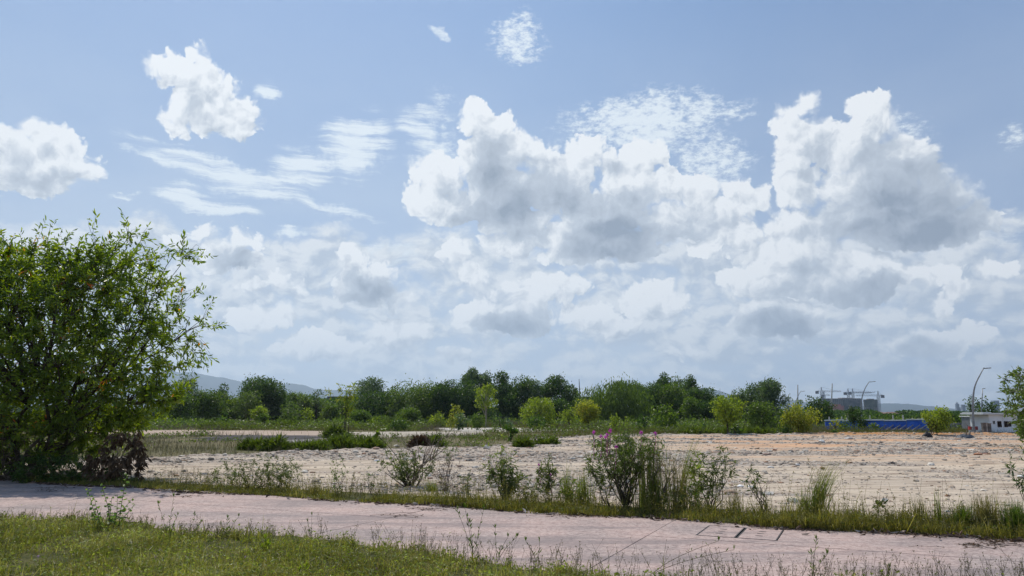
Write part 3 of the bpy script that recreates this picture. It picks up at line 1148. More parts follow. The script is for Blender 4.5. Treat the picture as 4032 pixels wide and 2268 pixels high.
for a in [
    (3237, 1750, 22, .7, 'white block of broken concrete standing alone in the far part of the lot', (.72, .70, .66)),
    (3340, 1733, 30, .45, 'flat grey slab of concrete near the orange soil bank', (.42, .41, .40)),
    (3770, 1757, 30, .30, 'long flat white slab on the grey gravel at the far right of the lot', (.78, .77, .75)),
    (1915, 1775, 24, .75, 'large pale boulder on the lot edge beside the green sapling top', (.70, .62, .50)),
    (1990, 1772, 16, .6, 'brownish boulder on the lot edge just right of the large pale boulder', (.42, .34, .27)),
    (1870, 1773, 18, .6, 'small tan boulder on the lot edge left of the large pale boulder', (.48, .38, .30)),
    (1562, 1764, 22, .45, 'flat cream stone on the lot edge behind the bare shrub', (.62, .56, .46)),
    (1480, 1777, 26, .5, 'reddish brown lump of soil on the lot edge, left of the bare shrub', (.36, .23, .16)),
    (2915, 1930, 32, .35, 'chalk white slab lying left of the thin sapling trunk', (.80, .79, .77)),
    (2960, 1930, 30, .35, 'chalk white slab lying behind the thin sapling trunk', (.80, .79, .77)),
    (3122, 1988, 38, .55, 'yellowish pale block on the near edge of the lot', (.58, .52, .38)),
    (3485, 1982, 22, .6, 'small pale block behind the lone small sapling in the right verge', (.62, .59, .55)),
    (3035, 1850, 26, .4, 'pale flat stone in the rubble band right of centre', (.62, .60, .56)),
    (3140, 1838, 18, .5, 'small white stone just beyond the rubble band', (.78, .76, .73)),
    (3238, 1858, 20, .6, 'orange brown lump standing in the rubble band', (.42, .25, .13)),
    (3460, 1773, 14, .6, 'small dark stone on the grey gravel of the lot', (.12, .11, .11)),
    (3570, 1783, 30, .3, 'dark red brick fragment on the grey gravel, right of centre', (.24, .09, .07)),
    (3625, 1779, 20, .4, 'dark grey brick lump beside the dark red fragment', (.16, .13, .13)),
    (3520, 1776, 12, .5, 'small white chip near the dark red brick fragment', (.80, .78, .76)),
    (3850, 1797, 34, .35, 'orange red brick rubble on the far right of the sand', (.40, .17, .08)),
    (3880, 1794, 16, .4, 'small reddish brick lump right of the orange rubble', (.30, .15, .10)),
    (3690, 1795, 20, .4, 'rounded beige stone on the pale sand at right', (.46, .39, .32)),
    (3050, 1778, 18, .45, 'rust coloured stone on the orange streaked sand', (.38, .18, .10)),
    (3020, 1800, 32, .3, 'dark brown flat stone on the orange streaked sand', (.22, .15, .12)),
    (3190, 1793, 8, .6, 'tiny black stone on the orange streaked sand', (.05, .05, .05)),
    (3400, 1820, 12, .5, 'black stone near the middle of the right sand', (.06, .05, .05)),
    (3515, 1835, 16, .6, 'black block on the grey rubble band', (.06, .055, .055)),
    (1075, 1808, 10, .9, 'small round black stone near the grass edge on the left', (.03, .03, .035)),
    (1485, 1825, 22, .35, 'white paper like flat chip on the sand left of the bare shrub', (.82, .82, .80)),
    (4030, 1890, 40, .4, 'large white chip at the far right edge of the lot', (.72, .70, .67)),
]:
    rock(*a)

# ------------------------------------------------------------------ trees of the far side
def crown_tree(name, label, px, top, wpx, Y, leafm, shape='round', basef=.14, dens=1.0, trunk=True, bark='bark', lump=.22,
               leaf=1.0, cat='tree', group=None, depth=.9, seed=None, x=None, gap=0.0, nst=1):
    r = np.random.RandomState(seed if seed is not None else int(px * 3 + top * 7 + wpx))
    q = P(px, top, Y)
    X = q[0] if x is None else x
    H = q[2]
    W = Y * wpx / 2912 * (1.52 if Y > 128 else 1.05)
    t = thing(name, label, cat, (X, Y, 0), group)
    z0 = H * basef
    near = Y < 128 and shape != 'willow'
    if near:
        lump *= .68
        dens *= .60
        leaf *= 1.1
    leaf *= 1.15
    n = int((40 if near else 1) * 1.0 + r.randint(24, 36) * (1.3 if shape == 'wide' else 1))
    C, Rd = [], []
    for i in range(n):
        u = unit(r.normal(size=3))
        k = r.uniform(.35, 1.0) ** .6 * (r.uniform(1.0, 1.42) if near and r.rand() < .38 else 1)
        e = np.array((W / 2, W / 2 * depth, (H - z0) / 2))
        c = u * k * e * (1 - lump * .9)
        if shape == 'column':
            c[0] *= .7 + .3 * r.rand()
        if shape == 'cone':
            f = (c[2] / e[2] + 1) / 2
            c[0] *= 1.15 - f
            c[1] *= 1.15 - f
        if shape == 'dome' and c[2] < 0:
            c[:2] *= 1.15
        if shape == 'vase':
            f = (c[2] / e[2] + 1) / 2
            c[:2] *= .45 + .75 * f
        C.append(c + np.array((0, 0, z0 + e[2])))
        Rd.append(W * lump * r.uniform(.55, 1.15) * (.75 if shape == 'airy' else 1))
    C.append(np.array((r.uniform(-.12, .12) * W, 0, H - W * lump * .75)))
    Rd.append(W * lump * .8)
    C, Rd = np.array(C), np.array(Rd)
    s = max(.15, Y * .00170) * leaf
    N = int(1.25 * dens * np.sum(4 * math.pi * Rd ** 2) / (s * s) * (.62 if shape != 'airy' else .36))
    N = min(N, 9500)
    p = Rd ** 2
    k = r.choice(len(C), N, p=p / p.sum())
    u = unit(r.normal(size=(N, 3)))
    rad = Rd[k] * (1 - np.abs(r.normal(0, .26, N))) * (1.0 + .65 * r.rand(N) * (r.rand(N) < (.35 if near else .2)))
    hz = unit(r.normal(size=(len(C), 3)))
    if shape == 'willow':
        B = C[k] + u * rad[:, None] * np.array((1, 1, .8))
        d = np.column_stack([r.normal(0, .25, N), r.normal(0, .25, N), -np.ones(N)]) + u * .35
        L, Wd = s * 2.4, s * .55
    else:
        B = C[k] + u * rad[:, None] * np.array((1, 1, .85))
        d = u * .7 + r.normal(size=(N, 3)) * .8 + np.array((0, 0, -.15))
        L, Wd = s * r.uniform(.8, 1.5, N), s * r.uniform(.55, .95, N)
    B[:, 2] = np.maximum(B[:, 2], .05)
    org = np.array((X, Y, 0))
    mb = MB()
    leaves(mb, B + org, d, L, Wd, r)
    mb.build('crown', M[leafm], t)
    if trunk:
        tb = MB()
        r0 = max(.045 * H ** .8 * .55, .03) / nst ** .5
        for st_ in range(nst):
            b0 = np.array((r.normal(0, .12 * nst), r.normal(0, .1), 0))
            lean = np.array((r.normal(0, .03), r.normal(0, .03), 1)) * H * (.62 if nst == 1 else .5) + b0 * (2 if nst > 1 else 1)
            pts = [b0 + (lean - b0) * f + np.array((math.sin(f * 4 + st_) * .02 * H, 0, 0)) for f in np.linspace(0, 1, 6)]
            tb.tube(np.array(pts) + org, np.linspace(r0, r0 * .4, 6), 6)
            for i in r.choice(len(C), min(len(C), 12), replace=False):
                f = r.uniform(.3, .9)
                a = b0 + (lean - b0) * f
                mid = (a + C[i]) / 2 + np.array((0, 0, .06 * H))
                tb.tube(np.array([a, mid, C[i]]) + org, [r0 * .42, r0 * .28, r0 * .12], 4)
        tb.build('trunk', M[bark], t)
    return t


TL = 'trees of the far tree line'
T = crown_tree
for a in [
    # name, label, px, top, width, Y, leaves, shape, kw
    ('slender_tree', 'tall blue-green tree showing just right of the big foreground tree', 745, 1466, 100, 150, 'grey', 'airy', dict(basef=.1)),
    ('slender_tree', 'dark narrow tree with a knobbly top in front of the left hills', 873, 1510, 46, 165, 'dark', 'column', dict()),
    ('leafy_tree', 'bushy mid green tree between the knobbly dark tree and the big foreground tree', 822, 1532, 90, 150, 'mid', 'round', dict(basef=.05)),
    ('broad_tree', 'large rounded dark tree standing highest in front of the left hills', 1030, 1478, 118, 175, 'dark', 'round', dict(basef=.2)),
    ('broad_tree', 'spreading lower dark tree under the right shoulder of the highest tree before the left hills', 1085, 1530, 110, 178, 'dark', 'dome', dict(basef=.04)),
    ('leafy_tree', 'brownish green tree at the left foot of the highest tree before the left hills', 970, 1533, 90, 165, 'olive', 'airy', dict(basef=.1, bark='palebark')),
    ('leafy_tree', 'round dull green tree at the right end of the gap below the hills', 1164, 1541, 84, 185, 'olive', 'round', dict(basef=.05)),
    ('leafy_tree', 'low bright green tree left of the highest tree before the left hills', 895, 1565, 120, 170, 'mid', 'dome', dict(basef=.02)),
    ('leafy_tree', 'low yellow-green tree against the right side of the big foreground tree', 715, 1552, 90, 145, 'mid', 'dome', dict(basef=.02)),
    ('leafy_tree', 'dull green low tree filling the space under the round dull green one', 1110, 1578, 130, 185, 'mid', 'dome', dict(basef=.02)),
    ('slender_tree', 'small airy tree with a thin open top left of the dark flat roof', 1248, 1530, 40, 190, 'grey', 'airy', dict(basef=.4)),
    ('leafy_tree', 'low olive tree under the small airy tree', 1225, 1568, 110, 195, 'olive', 'dome', dict(basef=.02)),
    ('conical_tree', 'pointed fresh green tree in front of the dark flat roof', 1305, 1592, 66, 170, 'mid', 'cone', dict(basef=.02)),
    ('leafy_tree', 'low green tree right of the pointed one under the dark flat roof', 1370, 1585, 90, 190, 'mid', 'dome', dict(basef=.02)),
    ('slender_tree', 'open grey-green tree with a triangular top standing alone above its neighbours', 1465, 1482, 100, 170, 'grey', 'airy', dict(basef=.35, lump=.2, dens=1.5)),
    ('broad_tree', 'dense dark green tree below the triangular topped tree', 1492, 1538, 140, 165, 'dark', 'round', dict(basef=.02)),
    ('leafy_tree', 'narrow dark tree between the dense dark tree and the wide dome tree', 1548, 1520, 50, 180, 'dark', 'column', dict(basef=.05)),
    ('broad_tree', 'wide dome shaped olive green tree, left half of the broad pair', 1620, 1517, 150, 165, 'olive', 'dome', dict(basef=.02, dens=1.1)),
    ('broad_tree', 'wide dome shaped green tree, right half of the broad pair', 1690, 1520, 150, 168, 'mid', 'dome', dict(basef=.02, dens=1.1)),
    ('tall_tree', 'dark tall tree at the left shoulder of the highest clump', 1765, 1492, 110, 165, 'dark', 'round', dict(basef=.05)),
    ('tall_tree', 'very dark tall tree behind the yellow-green sapling in the middle', 1840, 1500, 120, 168, 'dark', 'round', dict(basef=.02)),
    ('tall_tree', 'topmost tree of the whole tree line with a greyish round head', 1862, 1445, 66, 178, 'grey', 'column', dict(basef=.4, dens=1.4)),
    ('tall_tree', 'greyish tree just right of the topmost tree', 1914, 1463, 60, 180, 'grey', 'column', dict(basef=.4, dens=1.3)),
    ('tall_tree', 'dark tree with a squarish head right of the yellow-green sapling in the middle', 1978, 1457, 76, 172, 'dark', 'column', dict(basef=.05, dens=1.2)),
    ('tall_tree', 'broad dark tree to the right of the square headed dark tree', 2035, 1477, 110, 170, 'dark', 'round', dict(basef=.02)),
    ('slender_tree', 'wispy leaning tree at the right edge of the highest clump', 2082, 1478, 34, 175, 'grey', 'airy', dict(basef=.45, dens=1.6)),
    ('tall_tree', 'grey-green tree left of the narrow sky gap with the thin mast', 2115, 1493, 80, 170, 'grey', 'round', dict(basef=.1)),
    ('tall_tree', 'tall dark tree directly left of the narrow sky gap with the thin mast', 2195, 1473, 96, 168, 'dark', 'round', dict(basef=.1, dens=1.2)),
    ('leafy_tree', 'low dark tree behind the round yellow-green tree near the mast', 2205, 1580, 80, 155, 'dark', 'round', dict(basef=.02)),
    ('slender_tree', 'tiny lollipop shaped tree next to the thin mast', 2267, 1525, 24, 200, 'grey', 'airy', dict(basef=.6, dens=2)),
    ('leafy_tree', 'low green tree below the tiny lollipop tree', 2270, 1562, 80, 185, 'mid', 'dome', dict(basef=.02)),
    ('willowy_tree', 'large drooping willow-like tree with feathery outline', 2425, 1489, 190, 150, 'olive', 'willow', dict(basef=.06, dens=1.0, nst=4, lump=.2)),
    ('leafy_tree', 'grey-green tree peeping over the right side of the feathery tree', 2495, 1495, 60, 170, 'grey', 'round', dict(basef=.3)),
    ('tall_tree', 'dark tree forming the left flank of the right hand clump', 2556, 1502, 100, 160, 'dark', 'round', dict(basef=.02)),
    ('tall_tree', 'pointed dark tree, highest of the right hand clump', 2604, 1464, 62, 170, 'dark', 'column', dict(basef=.1, dens=1.2)),
    ('tall_tree', 'grey-green tree between the two peaks of the right hand clump', 2668, 1475, 80, 172, 'grey', 'round', dict(basef=.1)),
    ('tall_tree', 'dark peak at the right of the right hand clump', 2718, 1474, 56, 168, 'dark', 'column', dict(basef=.1, dens=1.2)),
    ('broad_tree', 'fresh dark green cone shaped tree in front of the right hand clump', 2645, 1512, 120, 158, 'mid', 'cone', dict(basef=.02)),
    ('broad_tree', 'very dark dense tree sloping down at the right of the clump', 2745, 1524, 100, 160, 'dark', 'dome', dict(basef=.02)),
    ('leafy_tree', 'light green tree with a pale slim trunk in front of the very dark tree', 2720, 1562, 62, 150, 'mid', 'column', dict(basef=.05, bark='palebark')),
    ('leafy_tree', 'low dark green tree left of the brightest yellow-green tree', 2790, 1580, 70, 150, 'dark', 'dome', dict(basef=.02)),
    ('leafy_tree', 'low green tree filling in below the right hand clump', 2830, 1555, 70, 165, 'mid', 'dome', dict(basef=.02)),
    ('tall_tree', 'grey-green tree with a lumpy top, highest one before the cranes', 3035, 1492, 88, 130, 'grey', 'round', dict(basef=.12, dens=1.2)),
    ('tall_tree', 'grey-green tree just left of the lumpy topped one', 2985, 1500, 80, 133, 'grey', 'round', dict(basef=.12)),
    ('tall_tree', 'lower grey-green tree left of the pair before the cranes', 2925, 1526, 90, 135, 'grey', 'round', dict(basef=.08)),
    ('leafy_tree', 'low dark tree in the gap left of the grey-green pair', 2885, 1552, 60, 140, 'dark', 'dome', dict(basef=.02)),
    ('leafy_tree', 'dark green round tree in front of the long unfinished building', 3215, 1560, 110, 115, 'dark', 'round', dict(basef=.05, dens=1.1)),
    ('leafy_tree', 'grey-green open tree at the foot of the small curved lamp', 3150, 1572, 60, 118, 'grey', 'airy', dict(basef=.1)),
    ('leafy_tree', 'small round dark tree at the left end of the blue fence', 3357, 1597, 56, 92, 'dark', 'round', dict(basef=.25, dens=1.2)),
    ('leafy_tree', 'low wide green tree in front of the blue fence, right of the small round one', 3400, 1638, 50, 92, 'mid', 'dome', dict(basef=.02)),
    ('leafy_tree', 'dark small tree standing behind the multi-stemmed yellow-green tree', 3745, 1622, 56, 95, 'dark', 'round', dict(basef=.1)),
    ('leafy_tree', 'thin airy tree behind the tallest curved lamp post', 3825, 1556, 54, 90, 'grey', 'airy', dict(basef=.3, dens=2)),
    ('leafy_tree', 'dark leafy tree just left of the white cabin roof', 3883, 1573, 74, 92, 'dark', 'round', dict(basef=.1)),
    ('leafy_tree', 'brownish narrow tree between the tall lamp and the panelled tank', 3862, 1600, 34, 91, 'olive', 'column', dict(basef=.1)),
    ('leafy_tree', 'green low tree behind the grey wall at the right', 3800, 1632, 90, 105, 'mid', 'dome', dict(basef=.02)),
]:
    kw = a[8]
    T(a[0], a[1], a[2], a[3], a[4], a[5], a[6], a[7], group=TL, **kw)

YG = 'young trees in front of the tree line'
for a in [
    ('young_tree', 'yellow-green sapling with a pale forked trunk in front of the highest clump', 1912, 1514, 92, 118, 'yellow', 'airy', dict(basef=.38, bark='palebark', dens=1.9)),
    ('young_tree', 'small yellowish bush tree left of the yellow-green sapling in the middle', 1795, 1590, 56, 120, 'gold', 'airy', dict(basef=.1, dens=1.6)),
    ('young_tree', 'round bushy yellow-green tree left of the thin mast', 2122, 1567, 135, 108, 'yellow', 'dome', dict(basef=.08, dens=1.0)),
    ('young_tree', 'bright yellow-green umbrella shaped tree on a bare trunk in the centre', 2312, 1580, 108, 100, 'gold', 'vase', dict(basef=.28, dens=1.1)),
    ('young_tree', 'small fresh green tree just left of the bright umbrella shaped tree', 2240, 1601, 50, 104, 'yellow', 'round', dict(basef=.15)),
    ('young_tree', 'bright yellow-green tree standing on a short dark trunk at the lot edge', 2862, 1556, 140, 72.5, 'yellow', 'vase', dict(basef=.24, dens=1.0, lump=.2)),
    ('young_tree', 'dull green bushy tree between the two brightest trees at the lot edge', 3000, 1577, 130, 80, 'olive', 'dome', dict(basef=.04)),
    ('young_tree', 'dark green undergrowth tree at the left foot of the golden tree', 3078, 1592, 56, 76, 'mid', 'column', dict(basef=.02)),
    ('young_tree', 'golden yellow multi-stemmed tree at the lot edge before the unfinished building', 3150, 1597, 130, 73, 'gold', 'vase', dict(basef=.16, nst=4, dens=.9)),
    ('young_tree', 'narrow orange tinged young tree at the left side of the golden tree', 3092, 1612, 46, 73, 'gold', 'column', dict(basef=.1)),
    ('young_tree', 'yellow-green multi-stemmed tree rooted in the orange soil at right', 3685, 1609, 112, 68, 'yellow', 'vase', dict(basef=.22, nst=4, dens=1.0)),
    ('young_tree', 'thin yellow sapling in front of the left end of the blue fence', 3287, 1648, 34, 74, 'gold', 'airy', dict(basef=.2, dens=1.6)),
    ('young_tree', 'small round brownish tree on a visible trunk in the left field', 1150, 1588, 84, 125, 'olive', 'airy', dict(basef=.3, dens=1.5)),
    ('young_tree', 'small yellow-green tree with a black foot right of the brownish one in the left field', 1212, 1605, 46, 125, 'yellow', 'airy', dict(basef=.2, dens=1.6)),
    ('young_tree', 'small round green tree in the left field below the highest left tree', 1022, 1597, 44, 135, 'yellow', 'round', dict(basef=.2)),
    ('young_tree', 'tiny flat-topped green tree on the red soil at left', 1040, 1632, 42, 112, 'mid', 'vase', dict(basef=.55, dens=1.4)),
]:
    T(a[0], a[1], a[2], a[3], a[4], a[5], a[6], a[7], group=YG, **a[8])

BU = 'bushes before the tree line'
for a in [
    ('leafy_bush', 'light green broad-leaved bush before the right hand clump', 2615, 1592, 100, 92, 'mid', 'dome', dict(basef=.02, leaf=1.4)),
    ('leafy_bush', 'yellow-green bush below the dark hollow of the feathery tree', 2420, 1634, 46, 88, 'yellow', 'airy', dict(basef=.05, dens=2)),
    ('leafy_bush', 'dark glossy bush just right of the feathery tree foot', 2530, 1636, 50, 88, 'dark', 'round', dict(basef=.02, leaf=1.5)),
    ('leafy_bush', 'lanky yellow-green bush right of the dark hollow', 2470, 1634, 20, 87, 'yellow', 'column', dict(basef=.05)),
    ('leafy_bush', 'dark glossy bush at the foot of the round bushy yellow-green tree', 2110, 1640, 60, 95, 'dark', 'round', dict(basef=.02, leaf=1.5)),
    ('leafy_bush', 'pale leaved bush left of the middle, with light spots', 1815, 1622, 60, 98, 'grey', 'round', dict(basef=.02, leaf=1.5)),
    ('leafy_bush', 'yellow bush just left of the pale leaved bush', 1780, 1636, 36, 97, 'gold', 'round', dict(basef=.02)),
    ('leafy_bush', 'mid green bush under the yellow-green sapling in the middle', 1880, 1628, 56, 97, 'mid', 'round', dict(basef=.02)),
    ('leafy_bush', 'dark broad-leaved bush right of the yellow-green sapling in the middle', 1960, 1633, 44, 98, 'dark', 'airy', dict(basef=.02, leaf=1.5, dens=1.8)),
    ('leafy_bush', 'grey-green small bush beside the dark broad-leaved bush', 2000, 1640, 40, 98, 'grey', 'airy', dict(basef=.02, leaf=1.5, dens=1.8)),
    ('leafy_bush', 'green bush with big leaves at the foot of the brightest lot edge tree', 2895, 1676, 40, 73, 'dark', 'airy', dict(basef=.02, leaf=1.8, dens=1.8)),
    ('leafy_bush', 'black-green bush at the foot of the golden tree', 3092, 1680, 44, 72.5, 'dark', 'dome', dict(basef=.0, leaf=1.2)),
    ('leafy_bush', 'small dark bush left of the brightest lot edge tree', 2770, 1662, 30, 80, 'dark', 'round', dict(basef=.02, leaf=1.5)),
    ('leafy_bush', 'small dark bush with white-edged leaves in the left field', 885, 1622, 38, 118, 'dark', 'airy', dict(basef=.02, leaf=1.5, dens=2)),
    ('leafy_bush', 'green bush low in front of the blue fence, left end', 3320, 1660, 36, 88, 'mid', 'dome', dict(basef=.02)),
    ('leafy_bush', 'small dark seedling bush in front of the lot edge grass at right', 3285, 1692, 30, 73, 'dark', 'airy', dict(basef=.02, leaf=1.3, dens=2)),
    ('leafy_bush', 'rounded dark green bush on the far grass left of centre', 1570, 1650, 60, 90, 'dark', 'dome', dict(basef=0)),
    ('leafy_bush', 'small brown-green bush under the wide dome tree', 1500, 1625, 44, 118, 'olive', 'dome', dict(basef=0)),
    ('leafy_bush', 'bright little yellow bush below the dense dark tree', 1475, 1636, 22, 112, 'yellow', 'round', dict(basef=0)),
    ('leafy_bush', 'green small bush at the foot of the wide dome tree', 1610, 1608, 66, 130, 'mid', 'dome', dict(basef=0)),
    ('leafy_bush', 'low bush at the right end of the wide dome tree', 1720, 1625, 60, 115, 'yellow', 'airy', dict(basef=0, dens=1.8)),
    ('leafy_bush', 'pale bush between the pointed tree and the tall thin sapling', 1420, 1612, 56, 130, 'mid', 'dome', dict(basef=0)),
    ('leafy_bush', 'low bush before the blue fence with sparse twigs', 3440, 1664, 40, 88, 'olive', 'airy', dict(basef=.02, dens=1.6)),
]:
    T(a[0], a[1], a[2], a[3], a[4], a[5], a[6], a[7], group=BU, cat='bush', trunk=(a[7] == 'airy'), **a[8])


# fern mounds and other ground vegetation close to the lot
def fern_mound(px, py, wpx, hpx, label, leafm='fern', depthf=.55, Y=None):
    r = np.random.RandomState(int(px + py))
    x, y = G(px, py)
    w, h = y * wpx / 2912, y * hpx / 2912
    n = int(520 * w * h / (y / 40) ** 2) + 520
    a = r.uniform(0, 2 * math.pi, n)
    k = np.sqrt(r.rand(n))
    X = np.cos(a) * k * w / 2
    Yv = np.sin(a) * k * w / 2 * depthf
    prof = (1 - k ** 2) * (.0 + 2.0 * vnoise(X * 2.6 + px, Yv * 2.2, 5, 3))
    Z = prof * h * .75 * (1 - np.abs(r.normal(0, .30, n)))
    B = np.column_stack([x + X, y + Yv, np.maximum(Z, .01)])
    d = np.column_stack([np.cos(a) * .6, np.sin(a) * .6, np.full(n, .35)]) + r.normal(0, .55, (n, 3))
    mb = MB()
    L = .28 * y / 40
    leaves(mb, B, d, L * r.uniform(.6, 1.9, n), L * .24, r)
    o = mb.build('fern_mound', M[leafm], None, loc=(x, y, 0))
    tag(o, label, 'fern', 'fern mounds behind the lot')


for a in [
    (1010, 1772, 130, 48, 'yellow-green fern mound nearest the grey ash patch, left one'),
    (1080, 1775, 110, 46, 'darker fern mound joined to the right of the yellow-green one'),
    (1215, 1772, 150, 30, 'low fern mound between the two bigger groups'),
    (1330, 1768, 170, 64, 'large fern mound at the foot of the tall thin sapling'),
    (1440, 1766, 130, 52, 'dark shaded fern mound right of the tall thin sapling'),
    (1320, 1725, 60, 50, 'brownish fern heap standing up behind the large mound'),
    (1560, 1690, 110, 36, 'dark fern mound on the far grass left of the pale sand'),
    (1130, 1685, 110, 16, 'low bright fern strip on the far grass at left'),
    (2060, 1765, 60, 30, 'yellow-green fern tuft at the lot edge right of the broad-leaved sapling'),
    (860, 1690, 120, 16, 'low fern strip at the far left of the open field'),
    (1690, 1760, 120, 40, 'loose green fern patch behind the bare shrub'),
    (2150, 1755, 90, 26, 'small green fern patch beside the stones at the lot edge'),
    (2900, 1712, 130, 22, 'bright fern patch in front of the brightest lot edge tree'),
    (2760, 1712, 160, 20, 'wide fern patch between the flowering shrub and the lot edge tree'),
    (3000, 1714, 110, 22, 'grey-green fern patch left of the golden tree'),
]:
    fern_mound(*a)
fern_mound(1650, 1762, 58, 40, 'rust red dead fern clump behind the bare shrub', 'rust')

# ------------------------------------------------------------------ hills
def hill_mat():
    m, nt, out = mat_new('forested_hill')
    nz = noise(nt, coords(nt), .02, 7, .7)
    c = mixc(nt, nz.step(.35, .65), (.012, .022, .020), (.030, .044, .034))
    b = principled(nt, c, .95, .05, normal=bump(nt, nz, 1, 8))
    nt.links.new(b.outputs[0], out.inputs[0])
    return m


HM = hill_mat()


def hills(name, prof, Y, depth):
    """ridge profile read as (px, py) -> a real ridge with slopes on both sides"""
    xs_ = np.array([p[0] for p in prof], float)
    zs_ = np.array([P(p[0], p[1], Y)[2] for p in prof])
    X = np.linspace(xs_[0], xs_[-1], 160)
    Z = np.interp(X, xs_, zs_)
    Z = Z * (1 + (vnoise(X * .02, X * 0, 33, 5, .6) - .5) * .10)
    WX = (X - 2016) / 2912 * Y / math.cos(PITCH) * .985
    k = np.linspace(-1, 1, 41)
    V, n, m = [], len(X), len(k)
    KX, KK = np.meshgrid(np.arange(n), k, indexing='ij')
    crest = (1 - np.abs(KK) ** 1.15)
    nz = vnoise(WX[KX] * .004, KK * 3 + 5, 12, 5, .6)
    zz = Z[:, None] * crest * (1 - .35 * (nz - .5) * (np.abs(KK) > .02)) - 5 * (np.abs(KK) > .99)
    yy = Y + KK * depth
    v = np.stack([np.broadcast_to(WX[:, None], KK.shape), yy, zz], -1).reshape(-1, 3)
    i, j = np.meshgrid(np.arange(n - 1), np.arange(m - 1), indexing='ij')
    a = i * m + j
    me = make_mesh(name, v, [np.stack([a, a + m, a + m + 1, a + 1], -1).reshape(-1, 4)], [HM], True)
    tag(link(name, me), kind='structure')


hills('hills', [(-300, 1560), (0, 1520), (300, 1500), (600, 1470), (770, 1467), (850, 1480), (900, 1493), (960, 1504), (1010, 1520), (1060, 1518), (1100, 1512), (1160, 1511), (1200, 1516),
                (1240, 1531), (1330, 1536), (1420, 1545), (1520, 1585), (1620, 1632)], 10500, 1500)
hills('hills', [(2300, 1630), (2520, 1600), (2650, 1570), (2760, 1545), (2800, 1540), (2840, 1543), (2880, 1556), (2960, 1580), (3040, 1580), (3090, 1580), (3130, 1576), (3180, 1590), (3260, 1626)], 9500, 1000)
hills('hills', [(3300, 1626), (3380, 1600), (3430, 1590), (3500, 1588), (3560, 1590), (3640, 1600), (3720, 1609), (3760, 1616), (3850, 1622), (4100, 1628)], 9000, 900)


# ------------------------------------------------------------------ built things
def bar_box(mb, px0, px1, py0, py1, Y, dep):
    """a box whose front face spans the given outline at depth Y"""
    a, b = P(px0, py1, Y), P(px1, py0, Y)
    mb.box(a[0], b[0], Y, Y + dep, max(a[2], 0.0), b[2])
    return a[0], b[0], max(a[2], 0), b[2]


def net_mat(name, a, b_, sx, sz):
    m, nt, out = mat_new(name)
    co = coords(nt)
    nz = noise(nt, co, .12, 5, .7)
    c = mixc(nt, nz.step(.4, .6), a, b_)
    b = principled(nt, c, .9, .1)
    nt.links.new(b.outputs[0], out.inputs[0])
    return m


DK = net_mat('dark_scaffold_net', (.030, .045, .055), (.075, .085, .095), 1, 1)
RD = net_mat('red_scaffold_net', (.38, .10, .07), (.26, .09, .08), 1, 1)
SLAB = plain_mat('raw_concrete_frame', (.17, .17, .175), .9, .15, .2)
GR = net_mat('green_scaffold_net', (.035, .055, .050), (.075, .10, .085), 1, 1)


def unfinished(label, px0, px1, top, Y, floors, bays, net, steps=(), nets=(), D=26):
    """concrete frame under construction: floor slabs, columns, netting"""
    a, b = P(px0, top, Y), P(px1, top, Y)
    x0, x1, H = a[0], b[0], a[2]
    t = thing('unfinished_building', label, 'building', ((x0 + x1) / 2, Y, 0))
    MB().box(x0 + .6, x1 - .6, Y + 1.2, Y + D - 1, 0, H - .5).build('wall', net, t)
    fl = MB()
    fh = H / floors
    for i in range(1, floors + 1):
        z = i * fh
        fl.box(x0, x1, Y, Y + D, z - .7, z)
    fl.build('floor_slab', SLAB, t)
    for i in range(bays + 1):
        x = x0 + (x1 - x0) * i / bays
        MB().box(x - .5, x + .5, Y + .3, Y + 1.0, 0, H - .46).build('column', SLAB, t)
    rf = MB()
    for (p0, p1, tp) in steps:
        c, d = P(p0, tp, Y), P(p1, tp, Y)
        rf.box(c[0], d[0], Y + .4, Y + D - 3, H, c[2])
    if steps:
        rf.build('roof', plain_mat('raw_concrete_roof', (.30, .26, .24), .9), t)
    for nm, m, p0, p1, q0, q1 in nets:
        c, d = P(p0, q1, Y - 1), P(p1, q0, Y - 1)
        MB().box(c[0], d[0], Y - 1.0, Y - .6, max(c[2], 0), d[2]).build(nm, m, t)
    return t


unfinished('long unfinished concrete block with red netting under the cranes', 3236, 3394, 1569, 1640, 13, 22, DK,
           [(3316, 3354, 1566), (3354, 3388, 1568)],
           [('red_net', RD, 3250, 3326, 1597, 1620), ('red_netting', RD, 3272, 3310, 1592, 1597),
            ('dark_net', DK, 3324, 3342, 1575, 1624), ('dark_net', DK, 3346, 3388, 1576, 1624)])
unfinished('squarish unfinished tower in dark green netting right of the long block', 3406, 3455, 1573, 1600, 14, 7, GR,
           [(3418, 3442, 1570)],
           [('green_net', GR, 3406.5, 3455, 1573, 1603), ('green_netting', GR, 3425, 3437, 1603, 1620)], D=11)

CR = plain_mat('weathered_crane_steel', (.20, .22, .26), .7)
CRR = plain_mat('dark_crane_weight', (.07, .075, .09), .7)


